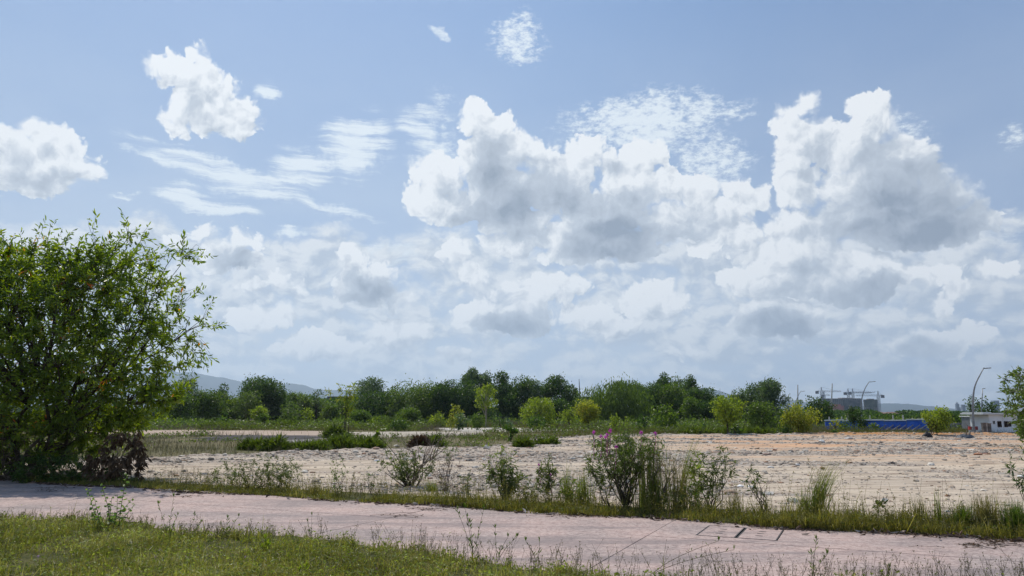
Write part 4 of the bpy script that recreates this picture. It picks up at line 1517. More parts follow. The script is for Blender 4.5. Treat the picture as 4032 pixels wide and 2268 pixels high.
def tower_crane(label, px, topj, base, Y, left, right, group='tower cranes over the unfinished blocks'):
    """px of mast, jib height py, base py, px of counter-jib end and jib end"""
    Y *= 2
    q = 1.9
    a = P(px, topj, Y)
    t = thing('tower_crane', label, 'crane', (a[0], Y, 0), group)
    z1 = a[2]
    w = 1.1 * q
    mb = MB()
    for sx in (-1, 1):
        for sy in (-1, 1):
            mb.beam((a[0] + sx * w, Y + sy * w, 0), (a[0] + sx * w, Y + sy * w, z1), .38 * q)
    z = 0
    while z < z1 - 2 * q:
        mb.beam((a[0] - w, Y - w, z), (a[0] + w, Y - w, z + 2.2 * q), .26 * q)
        mb.beam((a[0] + w, Y + w, z), (a[0] - w, Y + w, z + 2.2 * q), .26 * q)
        z += 2.2 * q
    mb.build('mast', CR, t)
    apex = z1 + 5.5 * q
    MB().beam((a[0] - .8 * q, Y, z1), (a[0], Y, apex), .5 * q).beam((a[0] + .8 * q, Y, z1), (a[0], Y, apex), .5 * q).build('apex', CR, t)
    cj = MB()
    for ex, nm in ((left, 'counter_jib' if abs(left - px) < abs(right - px) else 'jib'), (right, 'jib' if abs(left - px) < abs(right - px) else 'counter_jib')):
        e = P(ex, topj, Y)[0]
        m = MB()
        m.beam((a[0], Y - .6 * q, z1), (e, Y - .6 * q, z1 + .2), .35 * q).beam((a[0], Y + .6 * q, z1), (e, Y + .6 * q, z1 + .2), .35 * q)
        m.beam((a[0], Y, z1 + 1.4 * q), (e, Y, z1 + 1.1 * q), .30 * q)
        n = int(abs(e - a[0]) / (2.5 * q))
        for i in range(n):
            x = a[0] + (e - a[0]) * i / n
            m.beam((x, Y - .6 * q, z1), (x + (e - a[0]) / n, Y, z1 + 1.3 * q), .18 * q)
        m.beam((a[0], Y, apex), (a[0] + (e - a[0]) * .8, Y, z1 + 1.2 * q), .14 * q)
        m.build(nm, CR, t)
        if nm == 'counter_jib':
            MB().box(e - 1.6 * q, e + 1.6 * q, Y - q, Y + q, z1 - 2.2 * q, z1 + q).build('counterweight', CRR, t)
    return t


tower_crane('leftmost tower crane over the long unfinished block, with a long jib to the right', 3235, 1543, 1570, 830, 3217, 3312)
tower_crane('small low tower crane at the left end of the long unfinished block', 3245, 1558, 1570, 860, 3239, 3268)
tower_crane('tower crane over the middle of the long block with a heavy counterweight at left', 3340, 1548, 1566, 850, 3328, 3430)
tower_crane('second tower crane over the middle of the long block, right beside the first', 3358, 1547, 1566, 880, 3346, 3445)
tower_crane('rightmost tower crane, its counterweight pointing right, beside the green netted tower', 3458, 1559, 1620, 790, 3475, 3370)


def mast(label, px, top, base, Y, r0, r1, lean=0, mat='steel', name='mast_pole', cat='mast'):
    a, b = P(px, base, Y), P(px + lean, top, Y)
    t = MB().tube([(a[0], Y, max(a[2], 0)), (a[0] * .5 + b[0] * .5, Y, (max(a[2], 0) + b[2]) / 2), (b[0], Y, b[2])], [r0, (r0 + r1) / 2, r1], 8)
    o = t.build(name, M[mat], None, smooth=True, loc=(a[0], Y, 0))
    tag(o, label, cat)


mast('thin tapering mast rising from the flat roof in the gap of the tree line', 2283, 1492, 1565, 300, .30, .12, -3)
mast('pale vertical mast beside the small curved lamp', 3142, 1515, 1640, 420, .34, .26, -1, 'concrete')
mast('leaning pale luffing boom standing above the long unfinished block', 3272, 1510, 1640, 700, .75, .45, 5, 'concrete')
mast('thin faint antenna on the hill left of the cranes', 2835, 1528, 1560, 3600, 1.6, .8)


# curved street lamps
def street_lamp(label, pts, head, Y, r0, group='curved street lamps'):
    W = [P(x, y, Y) for x, y in pts]
    base = (W[0][0], Y, 0)
    t = thing('street_lamp', label, 'street lamp', base, group)
    W[0] = base
    q = np.array(W)
    u = np.linspace(0, 1, len(q))
    uu = np.linspace(0, 1, 22)
    c = [np.polyfit(u, q[:, k], min(4, len(q) - 1)) for k in (0, 2)]
    sm = np.column_stack([np.polyval(c[0], uu), np.full(22, Y), np.polyval(c[1], uu)])
    sm[0] = base
    MB().tube(sm, np.linspace(r0, r0 * .38, 22), 8).build('pole', M['steel'], t, smooth=True)
    MB().tube([(base[0], Y, 0), (base[0], Y, .5)], [r0 * 1.5, r0 * 1.5], 8).build('base', M['steel'], t)
    h = [np.array(P(x, y, Y)) for x, y in head]
    tip = sm[-1]
    mb = MB()
    n = len(h)
    for a, b, wa in ((tip, h[0], r0 * .35), (h[0], h[-1], r0 * .9)):
        mb.beam(a, b, wa * 2.2, wa * .8)
    mb.build('lamp_head', M['steel'], t)


street_lamp('tallest curved lamp post, beside the white cabin', [(3837, 1718), (3834, 1670), (3830, 1620), (3832, 1560), (3838, 1530), (3850, 1490), (3874, 1448)], [(3876, 1451), (3900, 1449)], 76, .13)
street_lamp('curved lamp post between the long unfinished block and the green netted tower', [(3393, 1690), (3392, 1625), (3391, 1590), (3396, 1560), (3406, 1530), (3425, 1502)], [(3428, 1504), (3446, 1502)], 112, .12)
street_lamp('smallest curved lamp post, left of the unfinished blocks', [(3131, 1680), (3131, 1620), (3132, 1595), (3136, 1577), (3142, 1560), (3155, 1539)], [(3157, 1541), (3169, 1540)], 160, .12)


def straight_lamp():
    Y = 86
    b, t_, h = P(3875, 1700, Y), P(3869, 1531, Y), P(3878, 1529, Y)
    t = thing('lamp_post', 'thin straight lamp post rising beside the cabin roof', 'street lamp', (b[0], Y, 0))
    MB().tube([(b[0], Y, 0), (b[0] - .05, Y, 2.5), (t_[0], Y, t_[2])], [.09, .08, .045], 8).build('pole', M['steel'], t, True)
    MB().beam((t_[0], Y, t_[2]), (h[0], Y, h[2]), .16, .07).build('lamp_head', M['steel'], t)


straight_lamp()


# blue corrugated hoarding
def blue_mat():
    m, nt, out = mat_new('blue_corrugated_sheet')
    co = coords(nt)
    nz = noise(nt, co, .8, 5, .7)
    c = mixc(nt, nz.step(.35, .7), (.018, .10, .50), (.065, .20, .70))
    c = mixc(nt, nz.step(.66, .74) * .5, c, (.35, .40, .50))
    b = principled(nt, c, .5, .4)
    nt.links.new(b.outputs[0], out.inputs[0])
    return m


def blue_fence(label, px0, px1, t0, t1, bot, Y0, Y1, props):
    a, b = np.array(P(px0, t0, Y0)), np.array(P(px1, t1, Y1))
    za, zb = P(px0, bot, Y0)[2], P(px1, bot, Y1)[2]
    t = thing('blue_fence', label, 'fence', ((a[0] + b[0]) / 2, (Y0 + Y1) / 2, 0))
    L = math.hypot(b[0] - a[0], b[1] - a[1])
    d = np.array((b[0] - a[0], b[1] - a[1])) / L
    nrm = np.array((d[1], -d[0]))
    if nrm[1] > 0:
        nrm = -nrm
    H = 3.0
    hgt = lambda f: a[2] + (b[2] - a[2]) * f
    # corrugation runs along the fence: horizontal ribs, in panels that do not quite meet
    nP = max(2, int(L / 2.4))
    rows = 34
    vv, qq = MB(), None
    r = np.random.RandomState(5)
    for k in range(nP):
        f0, f1 = k / nP, (k + 1) / nP - .004
        off = r.normal(0, .02)
        z = np.linspace(0, 1, rows)
        rib = (np.arange(rows) % 4 < 2) * .045 + off
        v = []
        for f in (f0, f1):
            x = a[0] + d[0] * L * f
            y = a[1] + d[1] * L * f
            for zi, ri in zip(z, rib):
                v.append((x + nrm[0] * ri, y + nrm[1] * ri, zi * hgt(f)))
        vv.add(v, [(i, i + rows, i + rows + 1, i + 1) for i in range(rows - 1)])
    vv.build('sheet_panel', blue_mat(), t)
    # pale top capping
    cp = MB()
    for k in range(nP):
        f0, f1 = k / nP, (k + 1) / nP
        p0, p1 = a[:2] + d * L * f0, a[:2] + d * L * f1
        dz = r.normal(0, .04)
        cp.beam((p0[0], p0[1], hgt(f0) + .05 + dz), (p1[0], p1[1], hgt(f1) + .05 + dz), .5, .12 + .05 * r.rand())
    cp.build('top_capping', plain_mat('white_capping', (.70, .70, .68), .5), t)
    for f in props:
        p0 = a[:2] + d * L * f
        w = P(0, 0, 1)
        e = p0 + nrm * 1.1 - d * .95
        MB().beam((p0[0] + nrm[0] * .08, p0[1] + nrm[1] * .08, hgt(f) * .58), (e[0], e[1], .02), .075).build('prop', M['concrete'], t)
    for f in (.12, .47, .62, .9):
        p0 = a[:2] + d * L * f
        MB().beam((p0[0] - nrm[0] * .1, p0[1] - nrm[1] * .1, 0), (p0[0] - nrm[0] * .1, p0[1] - nrm[1] * .1, hgt(f) + .6), .12).build('post', M['concrete'], t)


blue_fence('bright blue corrugated fence with slanting props in front and a white top edge', 3395, 3660, 1655, 1653, 1700, 92, 88, (.12, .25, .36, .47, .57, .66, .76, .86, .95))
blue_fence('older dark blue fence stretch behind the small round tree, left of the bright one', 3248, 3392, 1660, 1656, 1700, 96, 93, (.15, .5, .8))


# grey wall, cabin, tank, posts
def grey_wall():
    Y = 92
    t = thing('concrete_wall', 'long low grey concrete wall between the blue fence and the panelled tank', 'wall', (P(3740, 1690, Y)[0], Y, 0))
    a, b = P(3655, 1668, Y), P(3850, 1668, Y)
    MB().box(a[0], b[0], Y, Y + .25, 0, a[2]).build('wall_panel', plain_mat('weathered_wall', (.20, .20, .21), .9, .25, .7), t)
    cp = MB()
    cp.box(a[0], b[0], Y - .06, Y + .31, a[2] + .003, a[2] + .09)
    cp.build('coping', M['concrete'], t)
    n = 9
    for i in range(n + 1):
        x = a[0] + (b[0] - a[0]) * i / n
        MB().box(x - .1, x + .1, Y - .12, Y - .003, 0, a[2] - .01).build('pier', M['concrete'], t)


grey_wall()


def tank():
    Y = 80
    a, b = P(3841, 1643, Y), P(3900, 1698, Y)
    x0, x1, z1 = a[0], b[0], a[2]
    zt = P(0, 1688, Y)[2]
    t = thing('water_tank', 'grey panelled sectional tank on legs under a pale roof, left of the white cabin', 'tank', ((x0 + x1) / 2, Y, 0))
    pm = plain_mat('grey_tank_panel', (.33, .34, .35), .7, .15, .8)
    n, m = 4, 2
    pn = MB()
    for i in range(n):
        for j in range(m):
            xa = x0 + (x1 - x0) * i / n
            xb = x0 + (x1 - x0) * (i + 1) / n
            za = zt + (z1 - zt) * j / m
            zb = zt + (z1 - zt) * (j + 1) / m
            pn.box(xa + .05, xb - .05, Y, Y + 2.4, za + .05, zb - .05)
    pn.build('tank_panel', pm, t)
    fr = MB()
    for i in range(n + 1):
        x = x0 + (x1 - x0) * i / n
        fr.box(x - .045, x + .045, Y - .06, Y + 2.46, zt, z1)
    for j in range(m + 1):
        z = zt + (z1 - zt) * j / m
        fr.box(x0 - .05, x1 + .05, Y - .075, Y + 2.47, z - .04, z + .04)
    fr.build('tank_frame', M['steel'], t)
    MB().box(x0 - .15, x1 + .2, Y - .2, Y + 2.7, z1 + .045, z1 + .14).build('roof', plain_mat('pale_tank_roof', (.72, .72, .70), .6), t)
    for i in range(n + 1):
        x = x0 + (x1 - x0) * i / n
        MB().box(x - .06, x + .06, Y + .05, Y + .17, 0, zt - .042).build('leg', M['steel'], t)


tank()


def cabin():
    Y = 77
    px = lambda x, y=1690: P(x, y, Y)
    x0, x1, xm = px(3898)[0], px(4010)[0], px(3950)[0]
    zt, zb = P(0, 1632, Y)[2], P(0, 1702, Y)[2]
    zb = max(zb, .1)
    t = thing('site_cabin', 'white flat-roofed site cabin with dark windows at the right edge', 'cabin', ((x0 + x1) / 2, Y, 0))
    w = MB()
    D = 3.2
    def px_(p): return px(p)[0]
    def pz(p): return P(0, p, Y)[2]
    wins = [(3912, 3921, 1657, 1670, 0), (3929, 3946, 1658, 1682, 1), (3956, 3970, 1658, 1682, 1), (3971, 3984, 1659, 1680, 1)]
    # front wall built round its openings
    cuts = sorted(set([x0, x1] + [px_(q) for a in wins for q in a[:2]]))
    for a, b in zip(cuts[:-1], cuts[1:]):
        hit = [q for q in wins if abs(px_(q[0]) - a) < 1e-6 and abs(px_(q[1]) - b) < 1e-6]
        if hit:
            q = hit[0]
            w.box(a, b, Y, Y + .12, zb, pz(q[3]))
            w.box(a, b, Y, Y + .12, pz(q[2]), zt)
        else:
            w.box(a, b, Y, Y + .12, zb, zt)
    w.box(x0, x0 + .12, Y + .12, Y + D, zb, zt)
    w.box(x1 - .12, x1, Y + .12, Y + D, zb, zt)
    w.box(x0 + .12, x1 - .12, Y + D - .12, Y + D, zb, zt)
    w.build('wall', M['white'], t)
    rf = MB()
    z3 = pz(1623)
    rf.box(px_(3867), x1 + .35, Y - .35, Y + D + .3, zt + .003, zt + .16)
    rf.box(px_(3868), px_(3905), Y - .2, Y + D, zt + .165, z3)
    rf.build('roof', plain_mat('pale_metal_roof', (.55, .57, .58), .5, .1, 1), t)
    for q in wins:
        a, b, z0, z1 = px_(q[0]), px_(q[1]), pz(q[3]), pz(q[2])
        f = MB()
        e = .05
        f.box(a, a + e, Y - .02, Y + .09, z0, z1).box(b - e, b, Y - .02, Y + .09, z0, z1)
        f.box(a + e, b - e, Y - .018, Y + .088, z0, z0 + e).box(a + e, b - e, Y - .018, Y + .088, z1 - e, z1)
        f.box((a + b) / 2 - .02, (a + b) / 2 + .02, Y - .015, Y + .085, z0 + e, z1 - e)
        fo = f.build('window', M['steel'] if not q[4] else plain_mat('brown_window_frame', (.06, .035, .03), .5), t)
        MB().box(a + e, b - e, Y + .03, Y + .05, z0 + e, z1 - e).build('pane', M['glass'], fo)
    MB().box(px_(3953) - .03, px_(3953) + .03, Y - .03, Y - .003, zb, zt).build('corner_trim', plain_mat('pale_trim', (.6, .62, .64), .5), t)
    MB().box(x0 + .1, x1 - .1, Y + .2, Y + D - .2, 0, zb - .003).build('base', M['concrete'], t)


cabin()

for (px, w, top, lab) in ((3876, 12, 1667, 'dark grey concrete gate post left of the white cabin'), (3885, 6, 1667, 'narrow pale grey post between the two dark gate posts'),
                          (3896, 12, 1669, 'dark grey concrete gate post touching the white cabin')):
    Y = 74
    a = P(px, top, Y)
    hw = w * Y / 2912 / 2
    o = MB().box(a[0] - hw, a[0] + hw, Y, Y + .3, 0, a[2]).box(a[0] - hw - .03, a[0] + hw + .03, Y - .03, Y + .33, a[2] + .002, a[2] + .06).build(
        'gate_post', plain_mat('stained_concrete', (.14, .13, .12) if w > 8 else (.34, .33, .31), .9, .3, 2), None, loc=(a[0], Y, 0))
    tag(o, lab, 'post', 'concrete posts before the cabin')

for (px, lab, c) in ((3822, 'short red and white barrier post left of the tall lamp foot', (.5, .06, .05)), (3829, 'white barrier post touching the tall lamp foot', (.75, .74, .72)), (3846, 'dark red barrier post right of the tall lamp foot', (.25, .04, .04))):
    Y = 78
    a = P(px, 1690, Y)
    t = thing('barrier_post', lab, 'barrier', (a[0], Y, 0), 'barrier posts by the lamp')
    MB().box(a[0] - .10, a[0] + .10, Y, Y + .2, 0, .42).build('post', plain_mat('white_plastic', (.75, .74, .72), .5), t)
    MB().box(a[0] - .13, a[0] + .13, Y - .03, Y + .23, .423, .78).build('post_cap', plain_mat('barrier_cap', c, .5), t)


# dark flat roofs seen between the trees
def flat_roof_block(label, px0, px1, top, Y):
    a, b = P(px0, top, Y), P(px1, top, Y)
    t = thing('warehouse', label, 'building', ((a[0] + b[0]) / 2, Y, 0))
    z = a[2]
    MB().box(a[0] + .5, b[0] - .5, Y + .8, Y + 30, 0, z - 1.3).build('wall', plain_mat('pale_wall', (.22, .23, .24), .8), t)
    MB().box(a[0], b[0], Y, Y + 31, z - 1.297, z).build('roof', plain_mat('dark_roof_fascia', (.05, .052, .06), .7), t)


flat_roof_block('long dark flat roof showing above the trees at left of centre', 1288, 1410, 1561, 420)
flat_roof_block('dark flat roof behind the thin mast in the gap of the tree line', 2225, 2350, 1562, 320)


# houses with brown hipped roofs, far behind the fence
def hip_house(label, px0, px1, ridge, eave, Y, wallc=(.45, .42, .40), roofc=(.16, .095, .075)):
    a, b = P(px0, eave, Y), P(px1, eave, Y)
    z1, z2 = a[2], P(px0, ridge, Y)[2]
    z1 = max(z1, 1.2)
    x0, x1 = a[0], b[0]
    D = 12
    t = thing('house', label, 'house', ((x0 + x1) / 2, Y, 0), 'far brown roofed houses')
    MB().box(x0 + .5, x1 - .5, Y + .5, Y + D - .5, 0, z1).build('wall', plain_mat('house_wall', wallc, .8), t)
    e = min((x1 - x0) * .3, 6)
    v = [(x0, Y, z1 + .003), (x1, Y, z1 + .003), (x1, Y + D, z1 + .003), (x0, Y + D, z1 + .003), (x0 + e, Y + D / 2, z2), (x1 - e, Y + D / 2, z2)]
    MB().add(v, [(0, 1, 5, 4), (2, 3, 4, 5)], [(1, 2, 5), (3, 0, 4)]).build('roof', plain_mat('brown_roof', roofc, .85, .15, .4), t)
    n = max(2, int((x1 - x0) / 5))
    for i in range(n):
        x = x0 + (x1 - x0) * (i + .5) / n
        MB().box(x - .7, x + .7, Y + .44, Y + .497, z1 * .45, z1 * .8).build('window', M['glass'], t)


hip_house('brown roofed house just right of the curved lamp', 3395, 3432, 1619, 1626, 420)
hip_house('long brown roofed house below the green netted tower', 3436, 3500, 1619, 1628, 400)
hip_house('long brown roofed row to the right of the rightmost crane', 3498, 3560, 1622, 1632, 380)
hip_house('white walled low building with a pale roof right of the brown roofed row', 3563, 3612, 1635, 1641, 300, (.65, .65, .64), (.45, .45, .44))
hip_house('tiny white roofed building left of the tall lamp', 3768, 3800, 1628, 1633, 330, (.7, .7, .7), (.6, .6, .6))


# skyline towers
def tower(label, px0, px1, top, Y, setb=None, c=(.22, .26, .32)):
    a, b = P(px0, top, Y), P(px1, top, Y)
    t = thing('high_rise', label, 'high-rise', ((a[0] + b[0]) / 2, Y, 0), 'distant high-rises on the skyline')
    x0, x1, z = a[0], b[0], a[2]
    w = x1 - x0
    m = plain_mat('tower_concrete', c, .6, .15, .03)
    mb = MB().box(x0, x1, Y, Y + w * .8, 0, z)
    if setb:
        mb.box(x0 + w * .2, x0 + w * .7, Y + w * .1, Y + w * .6, z, P(0, setb, Y)[2])
        mb.box(x0 + w * .42, x0 + w * .5, Y + w * .3, Y + w * .38, P(0, setb, Y)[2], P(0, setb - 4, Y)[2])
    mb.build('tower_body', m, t)
    wb = MB()
    n = 4
    for i in range(n):
        xx = x0 + w * (i + .25) / n
        wb.box(xx, xx + w * .12, Y - .5, Y - .05, z * .05, z * .97)
    wb.build('window_band', plain_mat('tower_glass', (.06, .09, .13), .3), t)


tower('tallest pointed distant high-rise left of the tall curved lamp', 3765, 3777, 1590, 3000, 1585)
tower('shorter distant high-rise attached to the right of the pointed one', 3777, 3782, 1604, 3040)
tower('slab shaped distant high-rise between the pointed one and the tall lamp', 3788, 3801, 1593, 3000)
tower('distant high-rise half hidden behind the foot of the tall curved lamp', 3817, 3829, 1594, 2800)
tower('distant high-rise seen between the tall lamp and the dark leafy tree', 3852, 3858, 1580, 2700)
tower('bulky distant high-rise beside the straight lamp and the right edge tree', 3912, 3934, 1577, 2400)


# far wood on the plain
def far_wood():
    r = np.random.RandomState(12)
    mb = MB()
    for (px0, px1, top, Y, n) in ((3230, 3470, 1620, 330, 26), (3300, 3560, 1636, 240, 30), (3520, 3790, 1622, 420, 34), (3450, 3700, 1640, 230, 26), (2000, 3240, 1610, 520, 60), (-400, 1500, 1600, 480, 90), (1400, 2400, 1600, 460, 40),
                                (3180, 3420, 1628, 300, 26), (1268, 1432, 1572, 300, 16), (3560, 3860, 1634, 260, 30), (3800, 4500, 1625, 300, 40), (200, 1500, 1612, 300, 70), (1400, 2900, 1612, 260, 60)):
        for i in range(n):
            px = r.uniform(px0, px1)
            y = Y * r.uniform(.95, 1.15)
            tp = top + abs(r.normal(0, 7))
            q = P(px, tp, y)
            w = q[2] * r.uniform(.8, 1.5) + 3
            m = 420
            u = unit(r.normal(size=(m, 3)))
            B = np.array((q[0], y, q[2] * .52)) + u * np.array((w / 2, w / 2, q[2] * .5)) * r.uniform(.75, 1.02, (m, 1))
            B[:, 2] = np.maximum(B[:, 2], .1)
            leaves(mb, B, u + r.normal(0, .7, (m, 3)), y * .0042, y * .0028, r)
    tag(mb.build('far_wood', M['dark']), kind='stuff', label='far dark wood across the plain behind the fence and tree line', cat='wood')


far_wood()

# rubbish on the lot
def tarp(px, py, label, w, h, col):
    x, y = G(px, py)
    r = np.random.RandomState(int(px))
    n = 26
    u, v_ = np.meshgrid(np.linspace(-1, 1, n), np.linspace(-1, 1, n), indexing='ij')
    env = np.clip(1 - (np.abs(u) ** 2.2 + np.abs(v_) ** 2.2), 0, 1) ** .6
    z = env * h * (.35 + 1.0 * vnoise(u * 2.2 + px, v_ * 2.2, 3, 4, .6)) + .06
    X = x + u * w / 2
    Yv = y + v_ * w * .35
    i, j = np.meshgrid(np.arange(n - 1), np.arange(n - 1), indexing='ij')
    a = i * n + j
    o = MB().add(np.stack([X, Yv, z], -1).reshape(-1, 3), np.stack([a, a + n, a + n + 1, a + 1], -1).reshape(-1, 4)).build('rubbish_heap', plain_mat('heap_cover', col, .55, .3, 5), None, True, loc=(x, y, 0))
    tag(o, label, 'rubbish')


tarp(3652, 1726, 'black crumpled rubbish bag on the orange soil left of the multi-stemmed tree', .9, .55, (.015, .013, .012))
tarp(3803, 1730, 'dark blue-grey crumpled tarpaulin heap left of the cabin on the lot', 1.5, .38, (.05, .06, .075))
tarp(3620, 1733, 'small dark scrap lying on the orange soil', .5, .12, (.05, .035, .03))

# ------------------------------------------------------------------ plants with real branches
def near_index(A, Bp):
    """nearest row of Bp for each row of A"""
    out = np.empty(len(A), int)
    for i in range(0, len(A), 800):
        d = ((A[i:i + 800, None] - Bp[None]) ** 2).sum(-1)
        out[i:i + 800] = d.argmin(1)
    return out


def curve_tubes(mb, A, Bp, r0, r1, r, k=3, n=4, bend=.12, up=.12, d0=None):
    for a, b in zip(A, Bp):
        L = np.linalg.norm(b - a)
        w = r.normal(0, bend, 3) * L
        pts = [a + (b - a) * f + w * math.sin(f * math.pi) + np.array((0, 0, up * L * math.sin(f * math.pi))) for f in np.linspace(0, 1, n)]
        mb.tube(pts, np.linspace(r0, r1, n), k)


def branchy(name, label, cat, base, targets, n1, n2, n3, rad, leafm, lL, lW, per, r, bark='bark', group=None, droop=.25,
            leaf_name='leaves', six=False, bare=None, twigL=.35, stems_out=.45, up=.12, roundness=1.0):
    """stems fan out from the base to groups of twigs; leaves sit along the twigs"""
    base = np.array(base, float)
    t = thing(name, label, cat, tuple(base), group)
    T3 = targets
    N = len(T3)
    c3 = T3[r.choice(N, min(n3, N), replace=False)]
    c2 = c3[r.choice(len(c3), min(n2, len(c3)), replace=False)]
    c1 = c2[r.choice(len(c2), min(n1, len(c2)), replace=False)]
    c1p = base + (c1 - base) * stems_out
    i2 = near_index(c2, c1)
    c2p = c1p[i2] + (c2 - c1p[i2]) * .70
    i3 = near_index(c3, c2)
    c3p = c2p[i3] + (c3 - c2p[i3]) * .85
    it = near_index(T3, c3)
    mb = MB()
    j = r.normal(0, rad * 1.6, (len(c1p), 3)) * np.array((1, 1, 0))
    curve_tubes(mb, base + j, c1p, rad, rad * .55, r, 6, 6, .10, .06)
    curve_tubes(mb, c1p[i2], c2p, rad * .50, rad * .24, r, 5, 5, .12, up)
    curve_tubes(mb, c2p[i3], c3p, rad * .22, rad * .10, r, 4, 4, .12, up)
    tw0 = c3p[it]
    dv = T3 - tw0
    ln = np.linalg.norm(dv, axis=1, keepdims=True)
    tw0 = np.where(ln > twigL * 2.2, T3 - dv / (ln + 1e-9) * twigL * 2.2, tw0)
    tw0 = c3p[it] if name == 'big_tree' else tw0
    tw0 = c3p[it]
    curve_tubes(mb, tw0, T3, max(rad * .08, .0018), max(rad * .04, .0012), r, 3, 3, .10, up)
    mb.build('trunk' if cat == 'tree' else 'stems', M[bark], t)
    keep = np.ones(N, bool) if bare is None else ~bare(T3)
    a, b = tw0[keep], T3[keep]
    n = len(a)
    if n and per:
        # leaves gather at the outer part of each twig
        seg = b - a
        sl = np.linalg.norm(seg, axis=1, keepdims=True)
        sd = seg / (sl + 1e-9)
        f = np.linspace(0, 1, per)[None, :, None]
        B = b[:, None] - sd[:, None] * np.minimum(sl, twigL)[:, None] * (1 - f)
        B = B + r.normal(0, .012 * twigL, B.shape)
        rd = unit(r.normal(size=(n, per, 3)))
        d = sd[:, None] * (.35 + .5 * f) + rd * .75 * roundness + np.array((0, 0, -droop))
        L = lL * r.uniform(.6, 1.2, n * per)
        ml = MB()
        leaves(ml, B.reshape(-1, 3), d.reshape(-1, 3), L, lW * r.uniform(.75, 1.2, n * per), r, six=six)
        ml.build(leaf_name if cat != 'tree' else 'crown', M[leafm], t)
    return t


def envelope(poly, Y, dep, n, r, weight=None):
    """points inside a picture outline given its real depth range"""
    p = np.array(poly, float)
    out = []
    while len(out) < n:
        m = n * 3
        x = r.uniform(p[:, 0].min(), p[:, 0].max(), m)
        y = r.uniform(p[:, 1].min(), p[:, 1].max(), m)
        ok = inpoly(x, y, poly)
        if weight is not None:
            ok &= r.rand(m) < weight(x, y)
        x, y = x[ok], y[ok]
        e = np.clip(dist_poly(x, y, poly) / (.22 * (p[:, 0].max() - p[:, 0].min())), .15, 1) ** .5
        k = r.uniform(-1, 1, len(x)) * dep * e
        for a, b, c in zip(x, y, k):
            q = P(a, b, Y)
            out.append((q[0], Y + c, q[2]))
    return np.array(out[:n])


def big_tree():
    r = np.random.RandomState(2)
    Y = 24.0
    bx, by = G(95, 1893)
    core = [(-1050, 1250), (-900, 1020), (-600, 900), (-250, 900), (0, 930), (130, 975), (250, 950), (340, 985), (430, 950), (540, 960), (620, 1000), (700, 1020), (725, 1100),
            (690, 1180), (700, 1260), (760, 1310), (785, 1400), (760, 1470), (700, 1540), (660, 1600), (600, 1660), (520, 1700), (440, 1740), (330, 1800), (200, 1850), (0, 1840),
            (-300, 1760), (-700, 1700), (-950, 1550)]

    def w(x, y):
        return np.clip(1.15 - (y - 1050) / 2600, .7, 1) * np.where(y < 1500, np.clip(1 - (x - 380) / 430, .25, 1), 1.0)
    tg = envelope(core, Y, 3.0, 9300, r, w)
    shoots = []
    for (x, y) in ((40, 905), (20, 935), (215, 900), (275, 895), (330, 935), (410, 893), (445, 925), (535, 885), (530, 905), (575, 925), (640, 975), (640, 1000), (700, 985), (735, 990), (770, 960), (790, 972),
                   (760, 1010), (770, 1120), (745, 1125), (785, 1140), (760, 1235), (790, 1265), (825, 1270), (700, 1260), (745, 1300), (795, 1400), (760, 1360), (770, 1440), (740, 1470), (720, 1440), (-120, 880), (-60, 900), (110, 940), (160, 950), (480, 930)):
        for k in range(3):
            q = P(x + r.normal(0, 9), y + r.normal(0, 9), Y)
            shoots.append((q[0], Y + r.uniform(-1.2, 1.2), q[2]))
    tg = np.vstack([tg, shoots])
    # depth is measured from the trunk
    t = branchy('big_tree', 'large multi-stemmed leafy tree with dark trunks at the left edge of the path', 'tree', (bx, by, 0), tg, 13, 110, 1100, .075, 'acacia', .195, .060, 9, r,
                bark='bark', droop=.22, twigL=.50, stems_out=.42, six=True)
    return t


big_tree()


def left_foot():
    r = np.random.RandomState(4)
    # dry brown leafy branch hanging down at the right foot of the big tree
    poly = [(330, 1800), (400, 1740), (430, 1690), (490, 1700), (550, 1675), (565, 1740), (585, 1800), (560, 1880), (480, 1885), (400, 1880), (330, 1870)]
    tg = envelope(poly, 21.9, .4, 190, r)
    bx, by = G(400, 1893)
    branchy('dead_branch', 'dead branch with hanging dark brown leaves at the right foot of the big tree', 'branch', (G(450, 1900)[0], 22.0, .05), tg, 4, 14, 50, .03, 'rust', .20, .055, 8, r, 'twig', droop=1.3, twigL=.4)
    poly = [(-300, 1700), (-100, 1640), (60, 1660), (200, 1720), (300, 1780), (330, 1850), (200, 1880), (-300, 1880)]
    tg = envelope(poly, 23.2, .8, 420, r)
    bx, by = G(-60, 1896)
    branchy('dry_thicket', 'grey dry twig thicket with sprawling bare branches under the big tree', 'shrub', (bx, 23.3, .0), tg, 12, 60, 240, .022, 'rust', .12, .03, 2, r, 'twig', droop=.4, twigL=.4, stems_out=.3)
    poly = [(60, 1850), (100, 1790), (200, 1800), (320, 1790), (450, 1840), (560, 1880), (580, 1905), (60, 1900)]
    tg = envelope(poly, 22.3, .7, 420, r)
    branchy('undergrowth_shrub', 'low dark green undergrowth shrub at the foot of the big tree along the path edge', 'shrub', (G(250, 1905)[0], 22.4, .0), tg, 12, 60, 200, .012, 'dark', .12, .04, 7, r, 'stem', twigL=.25)
    poly = [(-500, 1850), (-400, 1780), (-200, 1810), (0, 1830), (60, 1880), (60, 1905), (-500, 1890)]
    tg = envelope(poly, 23.6, .7, 260, r)
    branchy('undergrowth_shrub', 'dark green undergrowth at the very left below the dry thicket', 'shrub', (G(-150, 1895)[0], 23.6, .0), tg, 10, 40, 140, .012, 'dark', .12, .04, 7, r, 'stem', twigL=.25)


left_foot()


